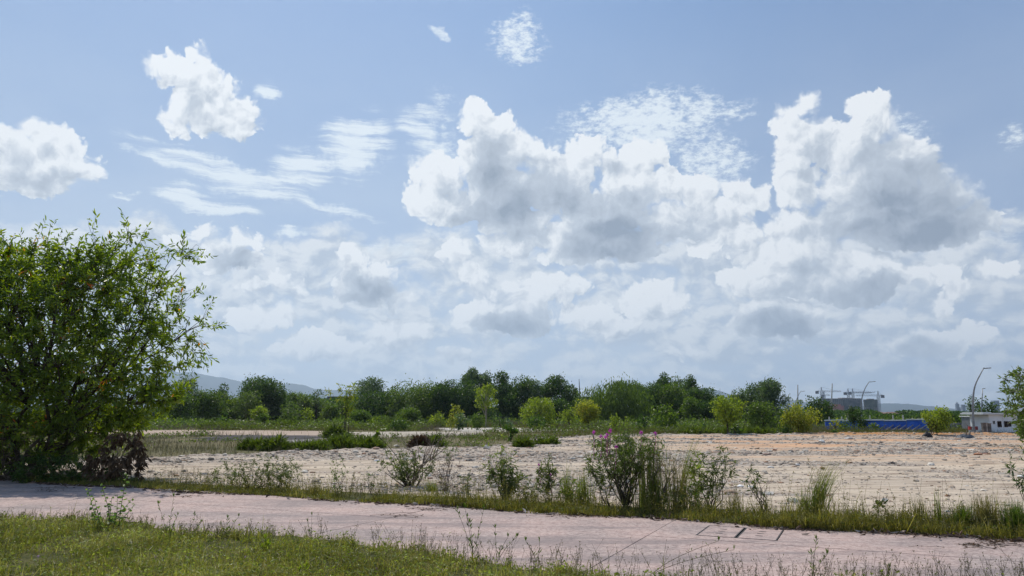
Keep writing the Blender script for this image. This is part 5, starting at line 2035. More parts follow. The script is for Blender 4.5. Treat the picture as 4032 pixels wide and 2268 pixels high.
def bush(label, px, py, top, wpx, n, leafm, lL, lW, per, name='shrub', cat='shrub', rad=.012, bark='stem', dep=None, n1=7, shape='fan', seed=0, group='shrubs in the verge behind the path', lean=0, low=.0, **kw):
    """fan shaped shrub standing on its photographed foot"""
    r = np.random.RandomState(int(px * 3 + py + seed))
    bx, Y = G(px, py)
    H = P(px, top, Y)[2] * 1.10
    n = max(6, int(n * .72))
    lW *= .85
    W = wpx / 2912 * Y * 1.3
    dep = dep if dep is not None else W * .4
    u = unit(r.normal(size=(n, 3)))
    k = r.rand(n, 1) ** (1 / 2.4)
    p = u * k
    f = np.clip((p[:, 2] + 1) / 2, 0, 1)
    z = H * (low + (1 - low) * f) * r.uniform(.80, 1.06, n)
    wid = (.28 + .9 * f) if shape == 'fan' else np.sqrt(np.clip(1 - (f - .4) ** 2 * 1.8, .1, 1))
    wid = np.minimum(wid, 1)
    n = len(p)
    T_ = np.column_stack([bx + p[:, 0] * W / 2 * wid + lean * f * W, Y + p[:, 1] * dep * wid, z])
    return branchy(name, label, cat, (bx, Y, .0), T_, n1, max(n1 * 2, n // 14), max(n // 4, n1 * 2), rad, leafm, lL, lW, per, r, bark, group, twigL=kw.pop('twigL', .20), **kw)


def flower(mb, c, R, r):
    n = 11
    u = unit(r.normal(size=(n, 3)) + np.array((0, -.4, .3)))
    leaves(mb, np.repeat(np.array(c)[None], n, 0), u, R, R * .75, r, six=True)


def add_flowers(t, px_list, Y, R, label='flower'):
    r = np.random.RandomState(9)
    for (x, y) in px_list:
        q = P(x, y, Y)
        mb = MB()
        flower(mb, q, R, r)
        mb.tube([(q[0], Y, q[2] - .02), (q[0] + .01, Y + .05, q[2] - .2), (q[0] * .97 + .07, Y + .25, q[2] - .5)], [.004, .005, .006], 4)
        mb.build('flower', M['petal'], t)


bush('low leafy bush with thin yellowish twigs on the verge, right of the big tree', 990, 1934, 1795, 310, 330, 'fern', .085, .024, 8, shape='round', rad=.011, n1=16, stems_out=.5)
bush('small green bush joined to the right end of the low leafy bush', 1110, 1938, 1800, 150, 130, 'fern', .085, .024, 8, shape='fan', rad=.009, n1=8)
bush('thin upright sapling with sparse small leaves between the low bush and the bare shrub', 1325, 1958, 1775, 84, 34, 'olive', .085, .026, 8, n1=3, rad=.012, bark='twig')
bush('tiny dark weed with few leaves left of the bare shrub', 1460, 1950, 1835, 70, 26, 'olive', .075, .022, 6, n1=4, rad=.008, bark='twig')
s2 = bush('shrub with bright narrow leaves low down and tall bare branches above', 1610, 1930, 1775, 230, 230, 'shrub', .12, .032, 8, n1=9, rad=.022, bark='bark', low=.12)


def bare_top():
    r = np.random.RandomState(6)
    bx, Y = G(1620, 1932)
    tg = []
    for (x, y, s, n) in ((1745, 1680, 26, 26), (1700, 1700, 30, 20), (1790, 1690, 22, 12), (1620, 1730, 30, 16), (1580, 1740, 22, 8), (1660, 1790, 40, 20), (1720, 1660, 16, 8), (1570, 1700, 14, 5), (1780, 1760, 26, 10)):
        for _ in range(n):
            q = P(x + r.normal(0, s * .7), y + r.normal(0, s * .8), Y)
            tg.append((q[0], Y + r.uniform(-.35, .35), q[2]))
    branchy('bare_shrub', 'tall grey leafless branches rising out of the bright-leaved shrub', 'shrub', (bx, Y + .12, 0), np.array(tg), 6, 16, 50, .022, 'rust', .04, .01, 0, r, 'twig', up=.05, stems_out=.5)
    tg = [P(1480 + r.normal(0, 10), 1700 + r.normal(0, 12), Y + .1) for _ in range(5)]
    tg[0] = P(1502, 1688, Y + .1)
    branchy('broad_leaf_branch', 'leaning green stem with a few very broad leaves at its tip', 'branch', (bx - .12, Y + .1, 0), np.array(tg), 1, 1, 5, .014, 'mid', .17, .11, 4, r, 'stem', twigL=.14, six=True, droop=-.3, stems_out=.8)


bare_top()
bush('dense dry twiggy bush, brown and nearly leafless, right of the bare branches', 1755, 1945, 1775, 130, 240, 'rust', .05, .014, 2, n1=14, rad=.009, bark='twig', low=.1)
bush('dry leafy top leaning over the twiggy bush', 1760, 1940, 1735, 90, 60, 'olive', .07, .02, 5, n1=4, rad=.010, bark='twig', low=.55)
bush('little green plant with arching leaves between the twiggy bush and the next shrub', 1838, 1950, 1850, 70, 36, 'shrub', .10, .022, 7, n1=6, rad=.007)
bush('full green shrub with reddish stems, third leafy one from the left', 1990, 1982, 1800, 170, 200, 'shrub', .13, .036, 8, n1=9, rad=.016, bark='bark', low=.12)
bush('sparse twigs with a yellow-green tuft standing above the full green shrub', 1985, 1975, 1738, 130, 40, 'yellow', .075, .024, 7, n1=5, rad=.010, bark='twig', low=.6, lean=-.1)
s6 = bush('narrow upright shrub carrying one pale purple flower', 2150, 1985, 1812, 84, 100, 'shrub', .12, .034, 7, n1=6, rad=.012, bark='bark', low=.2)
add_flowers(s6, [(2122, 1830), (2168, 1868)], G(2150, 1985)[1] - .12, .035)
bush('bright green feathery weed left of the tall grass tufts', 2250, 1990, 1880, 120, 130, 'yellow', .09, .018, 8, n1=12, rad=.007, shape='round')
bush('low leafy weeds around the foot of the narrow flowering shrub', 2080, 1985, 1890, 110, 90, 'fern', .08, .022, 7, n1=12, rad=.006, shape='round')
s9 = bush('tall dense shrub with olive leaves, dark stems and magenta flowers on top', 2465, 2010, 1676, 275, 800, 'olive', .13, .024, 5, n1=30, rad=.014, bark='bark', low=.30, stems_out=.6, droop=.5)
add_flowers(s9, [(2338, 1703), (2366, 1718), (2386, 1723), (2392, 1712), (2524, 1704), (2581, 1707), (2402, 1696), (2425, 1760)], G(2465, 2010)[1] - .35, .05)
bush('leafy left arm of the tall flowering shrub hanging over the lot', 2400, 2005, 1780, 150, 110, 'shrub', .12, .03, 7, n1=6, rad=.010, bark='bark', low=.25, lean=-.3)
bush('slender shrub with reddish stems and open leafy fan right of the reeds', 2800, 2012, 1768, 170, 170, 'shrub', .11, .026, 7, n1=7, rad=.014, bark='bark', low=.2, lean=.12)
bush('yellow-green leafy stems leaning left between the reeds and the slender shrub', 2745, 2008, 1790, 110, 110, 'yellow', .10, .024, 7, n1=7, rad=.009, low=.2)
bush('low dark weeds at the foot of the slender shrub', 2720, 2020, 1900, 170, 150, 'olive', .09, .02, 7, n1=14, rad=.006, shape='round')
bush('thin sapling with a leafy tuft to the left and bare reddish twigs', 3005, 2038, 1846, 100, 30, 'shrub', .11, .03, 6, n1=4, rad=.014, bark='bark', low=.35, lean=-.25)
bush('bare reddish twigs rising to the right of the thin sapling', 3015, 2036, 1850, 130, 40, 'rust', .04, .012, 0, n1=5, rad=.010, bark='bark', low=.3, lean=.1)
bush('lone small sapling with three drooping leaves at the right verge', 3463, 2062, 1960, 56, 6, 'shrub', .14, .05, 4, n1=2, rad=.008, low=.5, six=True)
bush('tuft of dry seed heads standing in the big grass clump', 3235, 2040, 1790, 160, 40, 'straw', .08, .012, 5, n1=8, rad=.006, lean=.35, low=.4)
bush('dark feathery branches entering at the right edge', 4085, 2080, 1790, 190, 90, 'dark', .14, .024, 8, n1=5, rad=.016, bark='bark', low=.45)
bush('tall thin sapling alone on the ash patch, taller than the far bushes', 1368, 1722, 1508, 66, 70, 'yellow', .34, .11, 9, name='thin_sapling', cat='tree', rad=.05, bark='bark', n1=2, low=.3, group=None, twigL=.8)
bush('open leafy branches leaning left from the tall thin sapling', 1362, 1722, 1530, 150, 36, 'gold', .34, .12, 7, name='thin_sapling', cat='tree', rad=.04, bark='bark', n1=2, low=.75, lean=-.25, group=None, twigL=.8)
bush('small dark sapling with big glossy leaves at the lot edge', 2012, 1738, 1688, 52, 16, 'dark', .42, .20, 7, rad=.03, n1=5, low=.1, group=None, twigL=.5, six=True, droop=-.3)
bush('dead bent twigs lying at the far end of the lot near the tarpaulin', 3810, 1730, 1655, 44, 8, 'rust', .1, .02, 0, rad=.06, bark='twig', n1=3, low=.2, group=None, lean=.3)

# tree entering at the right edge
r_ = np.random.RandomState(21)
right_poly = [(3972, 1482), (4000, 1458), (4050, 1440), (4110, 1460), (4180, 1500), (4300, 1600), (4280, 1700), (4150, 1760), (4060, 1770), (4050, 1690), (4005, 1660), (3985, 1640), (3930, 1650), (3920, 1630), (3960, 1600), (3975, 1570), (3930, 1545), (3935, 1520), (3968, 1525)]
tg_ = envelope(right_poly, 44, 3.0, 950, r_, lambda x, y: np.clip(.12 + (x - 3950) / 130, .12, 1))
branchy('tree', 'grey-green leafy tree cut by the right edge, its branches in front of the cabin', 'tree', (G(4120, 1745)[0], 46, 0), tg_, 8, 50, 240, .09, 'olive', .27, .085, 8, r_, bark='palebark', droop=.2, twigL=.7)


# grass clumps that stand alone
def grass_clump(label, px, py, top, wpx, n, leafm='reed', w=.012, lean=.35, lx=0.0, name='tall_grass', seed=0, base=.35):
    r = np.random.RandomState(int(px + py + seed))
    bx, Y = G(px, py)
    H = P(px, top, Y)[2]
    W = wpx / 2912 * Y
    k = r.normal(0, .33, (n, 2)) * np.array((W * base, W * base * .6))
    h = H * np.clip(r.uniform(.35, 1.0, n), 0, 1)
    az_ = r.uniform(0, 2 * math.pi, n)
    ln = np.abs(r.normal(0, lean, n)) * h
    dx = np.cos(az_) * ln + lx * h
    dy = np.sin(az_) * ln * .7
    Bz = np.zeros(n)
    v = []
    S = 6
    fs = np.linspace(0, 1, S)
    side = np.column_stack([np.cos(az_ + 1.57), np.sin(az_ + 1.57), np.zeros(n)])
    rows = []
    for f in fs:
        c = np.column_stack([bx + k[:, 0] + dx * f ** 2, Y + k[:, 1] + dy * f ** 2, h * (f - .22 * (ln / h) * f ** 3)])
        ww = w * (1 - f ** 1.6) * .5 + .0008
        rows += [c - side * ww, c + side * ww]
    V_ = np.stack(rows, 1)
    idx = np.arange(n)[:, None] * (2 * S)
    q = np.vstack([idx + np.array((2 * i, 2 * i + 1, 2 * i + 3, 2 * i + 2)) for i in range(S - 1)])
    o = MB().add(V_.reshape(-1, 3), q).build(name, M[leafm], None, loc=(bx, Y, 0))
    tag(o, label, 'grass clump', 'tall grass clumps in the verge')


grass_clump('tall thin light green grass tuft between the flowering shrubs', 2235, 1990, 1790, 90, 70, lean=.22)
grass_clump('yellow-green reed tuft just left of the tall flowering shrub', 2300, 1995, 1830, 130, 130, lean=.25)
grass_clump('very tall dense reed clump with dark foot, right beside the flowering shrub', 2570, 2015, 1690, 260, 230, 'reed', .012, .22)
grass_clump('highest reed stems sticking out above the flowering shrub', 2530, 2005, 1640, 60, 24, 'reed', .012, .06)
bush('thin upright dry stems with a few leaves crowding the right side of the flowering shrub', 2590, 2014, 1740, 230, 190, 'straw', .09, .016, 3, n1=26, rad=.009, bark='twig', low=.35, stems_out=.7)
grass_clump('slanting single reed reaching up to the right of the tall clump', 2680, 2012, 1655, 80, 36, 'reed', .013, .12, .28)
grass_clump('tall stemmy grass clump right of the very tall reeds', 2670, 2018, 1750, 180, 150, 'straw', .010, .24)
grass_clump('arching coarse grass clump with long blades swept to the right', 3215, 2045, 1800, 150, 170, 'reed', .012, .30, .35)
grass_clump('shorter green grass tuft left of the arching clump', 3175, 2045, 1900, 120, 150, 'reed', .011, .35)
grass_clump('thin grass tuft right of the slender shrub', 2900, 2030, 1900, 110, 90, 'straw', .008, .3)
grass_clump('tall grass blades at the left end of the right hand grass bank', 3620, 2075, 1935, 110, 110, 'straw', .010, .3)
grass_clump('single tall grass blades rising beside the right hand grass bank', 3700, 2085, 1905, 60, 34, 'reed', .011, .15)
grass_clump('dense olive grass bank, first hump from its left end', 3800, 2095, 1965, 180, 520, 'olive', .010, .40)
grass_clump('dense olive grass bank, tallest hump before the right edge', 3890, 2100, 1925, 170, 420, 'straw', .010, .38)
grass_clump('dense olive grass bank, hump cut by the right edge', 4010, 2110, 1955, 200, 620, 'olive', .010, .42)
grass_clump('green grass tuft under the dense dry bush', 1700, 1945, 1880, 120, 160, 'reed', .009, .4)
grass_clump('short yellowish grass tuft between the low bush and the thin upright sapling', 1230, 1955, 1890, 110, 120, 'straw', .008, .4)
grass_clump('small green grass tuft sprouting at the path edge in the middle', 2215, 2025, 1990, 50, 40, 'reed', .012, .4)


# foreground weeds
def round_weed():
    r = np.random.RandomState(31)
    bx, Y = G(425, 2095)
    t = thing('round_leaf_weed', 'light green weed with round leaves on upright stems in front of the path', 'weed', (bx, Y, 0))
    st, lv = MB(), MB()
    for (x, y) in ((345, 1925), (372, 1965), (398, 1905), (440, 1960), (462, 1948), (500, 1865), (530, 1985), (525, 1960), (470, 2010), (360, 2020)):
        a = np.array((bx + r.normal(0, .10), Y + r.normal(0, .08), 0))
        q = np.array(P(x, y, Y + r.uniform(-.15, .15)))
        m = a + (q - a) * .5 + np.array((r.normal(0, .05), 0, 0))
        pts = np.array([a + (m - a) * f * 2 if f < .5 else m + (q - m) * (f - .5) * 2 for f in np.linspace(0, 1, 9)])
        st.tube(pts, np.linspace(.007, .003, 9), 5)
        n = int(np.linalg.norm(q - a) / .045)
        f = np.linspace(.25, 1, n)
        B = np.array([np.interp(f, np.linspace(0, 1, 9), pts[:, k]) for k in range(3)]).T
        al = np.arange(n) * 2.4
        d = np.column_stack([np.cos(al), np.sin(al) * .8, r.uniform(-.5, .35, n)])
        leaves(lv, B, d, r.uniform(.055, .105, n) * (1.1 - .45 * f), r.uniform(.045, .075, n) * (1.1 - .4 * f), r, six=True)
    st.build('stems', M['stem'], t)
    lv.build('leaves', M['round'], t)


round_weed()


def stalk(label, px, py, tips, n_leaf=14, lL=.07, leafm='olive', rad=.004):
    r = np.random.RandomState(int(px * 5 + py))
    bx, Y = G(px, py)
    t = thing('weed_stalk', label, 'weed', (bx, Y, 0), 'tall weed stalks in front of the path')
    st, lv = MB(), MB()
    for (x, y) in tips:
        q = np.array(P(x, y, Y + r.uniform(-.06, .06)))
        a = np.array((bx, Y, 0.0))
        m = a + (q - a) * .45 + np.array((-(q - a)[0] * .2, 0, .03))
        u = np.linspace(0, 1, 8)[:, None]
        pts = a * (1 - u) ** 2 + 2 * m * u * (1 - u) + q * u ** 2
        st.tube(pts, np.linspace(rad, rad * .5, 8), 4)
        f = r.uniform(.2, 1, n_leaf)
        B = np.array([np.interp(f, np.linspace(0, 1, 8), pts[:, k]) for k in range(3)]).T
        al = r.uniform(0, 6.3, n_leaf)
        d = np.column_stack([np.cos(al) * .6, np.sin(al) * .5, np.full(n_leaf, .75)])
        leaves(lv, B, d, lL * r.uniform(.5, 1.2, n_leaf), lL * .22, r)
        leaves(lv, np.repeat(q[None], 5, 0), np.column_stack([r.normal(0, .25, 5), r.normal(0, .25, 5), np.ones(5)]), lL, lL * .2, r)
    st.build('stems', M['stem'], t)
    lv.build('leaves', M[leafm], t)


stalk('tall forked stalk with narrow leaves, left part of the foreground', 660, 2135, [(684, 1957), (622, 1985), (700, 2030)])
stalk('slim stalk with a few upright leaves beside the forked one', 760, 2120, [(766, 2025), (790, 2060)], 8)
stalk('leaning stalk with pointed leaves left of centre', 890, 2125, [(940, 2035), (895, 2040), (870, 2065)], 9)
stalk('thin straight stalk crossing the path joint left of centre', 1225, 2140, [(1228, 2030), (1210, 2055)], 7)
stalk('tallest branching stalk in the middle foreground', 1865, 2225, [(1800, 2010), (1830, 2000), (1905, 2005), (1850, 2060)], 12, .08)
stalk('short forked stalk right of the tallest middle one', 1955, 2225, [(1950, 2080), (2000, 2115), (2035, 2115)], 8)
stalk('leaning stalk with seed heads at the middle right foreground', 2120, 2240, [(2125, 2130), (2070, 2130)], 7)
stalk('thin stalk with a pointed seed head in the right foreground', 2560, 2268, [(2830, 2130), (2890, 2165)], 6)
stalk('dark bud-tipped stalk in the right foreground', 3200, 2290, [(3195, 2180), (3260, 2180), (3215, 2125)], 9)
stalk('small reddish stalk near the bottom right corner', 3500, 2300, [(3500, 2235), (3470, 2260)], 8)
stalk('bright green leafy stalk standing in the lawn', 1050, 2200, [(1045, 2120), (1060, 2150), (1035, 2160)], 12, .09, 'yellow')
stalk('bright green leafy sprig near the bottom edge, right of centre left', 1200, 2300, [(1205, 2235), (1180, 2250)], 12, .08, 'yellow')

# ------------------------------------------------------------------ lawn, verge and field grass
def lawn_mat(name, stops, tr=.35):
    return leaf_mat(name, stops, tr, .5, (1.25, 1.35, .5))


LG = lawn_mat('lawn_blades', [(0, (.070, .085, .016)), (.4, (.175, .170, .036)), (.8, (.32, .29, .08)), (1, (.58, .52, .28))], .45)
LL = lawn_mat('lawn_creeper_leaves', [(0, (.065, .095, .014)), (.55, (.185, .215, .038)), (1, (.40, .44, .14))], .45)
VG = lawn_mat('verge_blades', [(0, (.060, .052, .014)), (.4, (.145, .132, .028)), (.8, (.26, .225, .055)), (1, (.42, .34, .16))], .42)
FG = lawn_mat('field_blades', [(0, (.060, .060, .018)), (.5, (.115, .112, .032)), (1, (.20, .17, .07))], .28)
DW = lawn_mat('dry_grey_stems', [(0, (.085, .070, .050)), (1, (.19, .16, .12))], .2)


LAWN_EDGE = [G(*q) for q in ((-1600, 1990), (-600, 2025), (0, 2052), (200, 2058), (400, 2062), (560, 2066), (700, 2098), (850, 2120), (1000, 2126), (1200, 2122), (1400, 2150), (1600, 2180), (1800, 2215), (2100, 2250), (2350, 2285), (2900, 2308), (3600, 2335), (4600, 2370))]
LAWN = None


def wiggle(poly, amp, seed, step=.25):
    out = []
    for a, b in zip(poly[:-1], poly[1:]):
        a, b = np.array(a), np.array(b)
        m = max(1, int(np.linalg.norm(b - a) / step))
        for i in range(m):
            p = a + (b - a) * i / m
            w_ = (vnoise(np.array([p[0] * 1.6]), np.array([p[1] * 1.6]), seed, 5, .75)[0] - .5) * amp
            out.append((p[0], p[1] + w_))
    return out + [tuple(poly[-1])]


LAWN = wiggle(LAWN_EDGE, 1.0, 61, .12) + [(11, 3.5), (-22, 3.5), (-24, 18)]


def lawn():
    r = np.random.RandomState(1)
    n = 900000
    y = 3.6 + (r.rand(n) ** .8) * 15
    x = r.uniform(-16, 9, n)
    ok = inpoly(x, y, LAWN)
    # in the picture's reach, plus a margin at both sides
    ok &= (np.abs(x) < y * .95 + 1) & (y > 7.6)
    x, y = x[ok], y[ok]
    dens = vnoise(x * .9, y * .9, 51, 4)
    dens = .5 * dens + .5 * vnoise(x * 4.6, y * 3.4, 53, 3)
    keep = r.rand(len(x)) < np.clip(.42 + (dens - .5) * 3.4, .08, 1)
    x, y, dens = x[keep], y[keep], dens[keep]
    m = len(x)
    print('lawn', m)
    h = r.uniform(.04, .20, m) * (.0 + 2.2 * dens) * np.where(r.rand(m) < .04, 1.8, 1)
    dry = r.rand(m) < np.clip((vnoise(x * 1.3, y * 1.3, 57, 3) - .35) * .9, .04, .5)
    md = MB()
    blades(md, np.column_stack([x, y])[dry], 0.0, h[dry] * 1.15, .0085, r, lean=.7, seg=2)
    tag(md.build('dry_lawn_grass', M['straw']), kind='stuff', label='dry straw coloured blades mixed through the lawn', cat='grass')
    mb = MB()
    blades(mb, np.column_stack([x, y])[~dry], 0.0, h[~dry], .0085, r, lean=.8, seg=2)
    tag(mb.build('lawn_grass', LG), kind='stuff', label='short green lawn grass in the foreground', cat='grass')
    k = r.rand(m) < .6
    B = np.column_stack([x[k] + r.normal(0, .02, k.sum()), y[k], h[k] * r.uniform(.2, .9, k.sum())])
    q = k.sum()
    d = np.column_stack([r.normal(0, 1, q), r.normal(0, 1, q), r.uniform(.1, .8, q)])
    mb = MB()
    leaves(mb, B, d, r.uniform(.02, .07, q), r.uniform(.012, .030, q), r)
    tag(mb.build('creeping_leaves', LL), kind='stuff', label='tiny creeping leaves mixed into the lawn', cat='ground cover')
    return


lawn()

# soil under the lawn
sm_, nt_, out_ = mat_new('lawn_soil')
nz_ = noise(nt_, coords(nt_), 3.0, 6, .7)
c_ = mixc(nt_, nz_.step(.35, .65), (.035, .042, .012), (.085, .080, .028))
b_ = principled(nt_, c_, .95, .1, normal=bump(nt_, nz_, .6, .02))
nt_.links.new(b_.outputs[0], out_.inputs[0])


def edge_sheet(name, poly, z, mat):
    import bmesh
    bm = bmesh.new()
    f = bm.faces.new([bm.verts.new((p[0], p[1], z)) for p in poly])
    bmesh.ops.triangulate(bm, faces=[f])
    bmesh.ops.recalc_face_normals(bm, faces=bm.faces)
    me = bpy.data.meshes.new(name)
    bm.to_mesh(me)
    bm.free()
    me.materials.append(mat)
    for p in me.polygons:
        if p.normal.z < 0:
            p.flip()
    tag(link(name, me), kind='structure')


edge_sheet('lawn_ground', wiggle(LAWN_EDGE, .9, 61, .12) + [(11, 1.0), (-22, 1.0), (-24, 18)], .036, sm_)
# the verge behind the path
V0 = [ST(s, 14.58 + .25 * math.sin(s * .7) * .3) for s in np.arange(-34, 20, .5)]
V1 = [ST(s, 16.0) for s in np.arange(20, -34, -1.0)]
edge_sheet('verge_ground', wiggle([tuple(p) for p in V0], .22, 62) + wiggle([tuple(p) for p in V1], .6, 63), .040, sm_)


def flat_flowers():
    r = np.random.RandomState(8)
    pos = [(321, 2137), (425, 2154), (628, 2165), (610, 2195), (776, 2152), (855, 2190), (967, 2193), (1033, 2147), (935, 2257), (558, 2254), (1180, 2146), (1485, 2237), (1412, 2255), (1742, 2245), (1760, 2240), (1790, 2222), (1830, 2228), (150, 2190), (1330, 2225), (1085, 2205)]
    for i, (x, y) in enumerate(pos):
        bx, by = G(x, y, .09)
        # small globe of fine stamens
        n = 60
        u = unit(r.normal(size=(n, 3)))
        mb = MB()
        leaves(mb, np.array((bx, by, .09)) + u * .004, u, .015, .004, r)
        mb.tube([(bx, by, 0), (bx + .005, by, .05), (bx, by, .088)], [.0015, .0015, .0015], 4)
        v, f = rock_proto(np.random.RandomState(1))
        mb.add(v * .011 + np.array((bx, by, .09)), None, f)
        o = mb.build('pink_globe_flower', M['pinkball'], None, loc=(bx, by, 0))
        tag(o, 'pale pink ball shaped flower on a thin stem in the lawn', 'flower', 'pink ball flowers dotted in the lawn')


flat_flowers()


def edge_weeds():
    """thin branching stems with seed heads along the lawn edge"""
    r = np.random.RandomState(15)
    st, sd = MB(), MB()
    E_ = np.array(LAWN_EDGE)
    seg = np.hypot(*(E_[1:] - E_[:-1]).T)
    cum = np.concatenate([[0], np.cumsum(seg)])
    n = 2000
    for i in range(n):
        s = r.uniform(0, cum[-1])
        x = np.interp(s, cum, E_[:, 0])
        y = np.interp(s, cum, E_[:, 1])
        if y < 7.2:
            continue
        o = abs(r.normal(0, .42))
        y = y - o + .12
        if vnoise(np.array([x * .8]), np.array([y * .8]), 71, 3)[0] < r.uniform(.3, .68):
            continue
        px = 2016 + x / y * 2912 * .985
        tall = .18 if px < 1300 else .30
        h = tall * r.uniform(.5, 1.5)
        a = np.array((x, y, 0.0))
        ln = np.array((r.normal(0, .25), r.normal(0, .2), 1.0)) * h
        pts = np.array([a, a + ln * .5 + np.array((r.normal(0, .01), 0, 0)), a + ln])
        st.tube(pts, [.0022, .0018, .0012], 3)
        nb = r.randint(1, 5)
        for _ in range(nb):
            f = r.uniform(.4, .9)
            b = a + ln * f
            q = b + np.array((r.normal(0, .35), r.normal(0, .3), .8)) * h * r.uniform(.15, .4)
            st.tube([b, (b + q) / 2 + np.array((0, 0, .005)), q], [.0014, .0012, .001], 3)
            m = r.randint(2, 5)
            leaves(sd, np.repeat(q[None], m, 0), np.column_stack([r.normal(0, .4, m), r.normal(0, .4, m), np.ones(m)]), r.uniform(.012, .03, m), .006, r)
        m = r.randint(3, 9)
        f = r.uniform(.05, .95, m)[:, None]
        leaves(sd, a + ln * f, np.column_stack([r.normal(0, 1, m), r.normal(0, 1, m), r.uniform(.1, 1, m)]), r.uniform(.015, .045, m), .009, r)
    tag(st.build('weed_stems', M['stem']), kind='stuff', label='thin seeding weed stems along the lawn edge', cat='weeds')
    tag(sd.build('weed_seed_heads', lawn_mat('seed_heads', [(0, (.05, .05, .018)), (.5, (.11, .10, .035)), (1, (.24, .20, .10))])), kind='stuff', label='small leaves and seed heads on the lawn edge weeds', cat='weeds')


edge_weeds()


def verge():
    r = np.random.RandomState(5)
    n = 180000
    s = r.uniform(-30, 17, n)
    t = 14.36 + .14 * np.sin(s * 1.3) + np.abs(r.normal(0, .85, n))
    far_ok = t < 16.9
    s, t = s[far_ok], t[far_ok]
    p = ST(s, t)
    d = .5 * vnoise(p[:, 0] * .8, p[:, 1] * .8, 81, 4) + .5 * vnoise(p[:, 0] * 3.3, p[:, 1] * 3.3, 83, 3)
    keep = r.rand(len(s)) < np.clip(.42 + (d - .48) * 3.6, .06, 1) * np.clip(1.3 - (t - 14.5) / 1.9, .15, 1)
    p, d, t, s = p[keep], d[keep], t[keep], s[keep]
    m = len(p)
    h = r.uniform(.06, .30, m) * (.1 + 1.7 * d) * np.where(r.rand(m) < .05, 1.9, 1) * np.clip(1.05 + s * .045, .55, 1.55)
    mb = MB()
    blades(mb, p, 0.0, h, .012, r, lean=.65, seg=2)
    tag(mb.build('verge_grass', VG), kind='stuff', label='uneven olive grass strip between the path and the lot', cat='grass')
    k = r.rand(m) < .42
    q = k.sum()
    B = np.column_stack([p[k], h[k] * r.uniform(.1, .8, q)])
    mb = MB()
    leaves(mb, B, np.column_stack([r.normal(0, 1, q), r.normal(0, 1, q), r.uniform(0, .9, q)]), r.uniform(.025, .07, q), r.uniform(.010, .024, q), r)
    tag(mb.build('verge_leaves', M['fern']), kind='stuff', label='low leafy ground cover mixed into the verge grass', cat='ground cover')
    print('verge', m)
    # taller scattered stems
    st = MB()
    for i in range(2400):
        s_, t_ = r.uniform(-18, 15), 14.6 + abs(r.normal(0, .6))
        a = np.array((*ST(s_, t_), 0.0))
        hh = r.uniform(.2, .6) * (1.7 if r.rand() < .22 and s_ > -9 else 1)
        ln = np.array((r.normal(0, .2), r.normal(0, .2), 1)) * hh
        st.tube([a, a + ln * .5 + np.array((r.normal(0, .015), 0, 0)), a + ln], [.003, .0025, .0015], 3)
        m_ = r.randint(4, 12)
        f = r.uniform(.2, 1, m_)[:, None]
        leaves(st, a + ln * f, np.column_stack([r.normal(0, 1, m_), r.normal(0, 1, m_), r.uniform(0, 1, m_)]), r.uniform(.03, .07, m_), .013, r)
    tag(st.build('verge_weeds', VG), kind='stuff', label='taller thin weeds scattered through the verge', cat='weeds')


verge()


def litter():
    r = np.random.RandomState(19)
    n = 3600
    s = r.uniform(-28, 14, n)
    t = 14.40 + .14 * np.sin(s * 1.3) - np.abs(r.normal(0, .085, n)) - .5 * (r.rand(n) < .06) * r.rand(n)
    clus = vnoise(s * .9, s * 0 + 3, 91, 3)
    k = r.rand(n) < np.clip((clus - .3) * 2.4, .1, 1)
    s, t = s[k], t[k]
    m = len(s)
    B = np.column_stack([ST(s, t), np.full(m, .034) + r.uniform(0, .015, m)])
    d = np.column_stack([r.normal(0, 1, m), r.normal(0, 1, m), r.uniform(-.05, .25, m)])
    mb = MB()
    leaves(mb, B, d, r.uniform(.06, .17, m), r.uniform(.02, .055, m), r, fold=.35, six=True)
    pal = [(0, (.03, .02, .015)), (.45, (.10, .06, .04)), (.7, (.22, .15, .11)), (1, (.50, .46, .42))]
    tag(mb.build('leaf_litter', leaf_mat('fallen_leaves', pal, .05, .7, (1, 1, 1))), kind='stuff', label='dry curled leaves fallen along the far path edge', cat='leaf litter')
    # trailing dead runners on the concrete
    st = MB()
    for (x, y, dx, n_) in ((2300, 2030, 150, 14), (2430, 2035, 90, 10), (1700, 2003, 70, 9), (3850, 2150, 160, 16), (3950, 2135, 150, 16), (3100, 2085, 60, 6), (720, 1958, 60, 7), (200, 1925, 60, 8), (1560, 2030, 50, 6), (3700, 2110, 100, 10)):
        for i in range(n_):
            a = G(x + r.normal(0, dx * .4), y + r.normal(0, 6), .035)
            ang = r.uniform(-.5, .3) + (math.pi if r.rand() < .5 else 0)
            L = r.uniform(.15, .6)
            pts = [(a[0] + math.cos(ang) * L * f + .03 * math.sin(f * 9 + i), a[1] + math.sin(ang) * L * f + .03 * math.cos(f * 7 + i), .036 + .02 * math.sin(f * math.pi)) for f in np.linspace(0, 1, 6)]
            st.tube(pts, .003, 3)
            m_ = 5
            B = np.array(pts)[r.randint(0, 6, m_)]
            leaves(st, B, np.column_stack([r.normal(0, 1, m_), r.normal(0, 1, m_), r.uniform(0, .3, m_)]), .06, .018, r)
    tag(st.build('dry_runners', M['rust']), kind='stuff', label='trailing dead runners lying on the pink path edge', cat='dead plants')


litter()


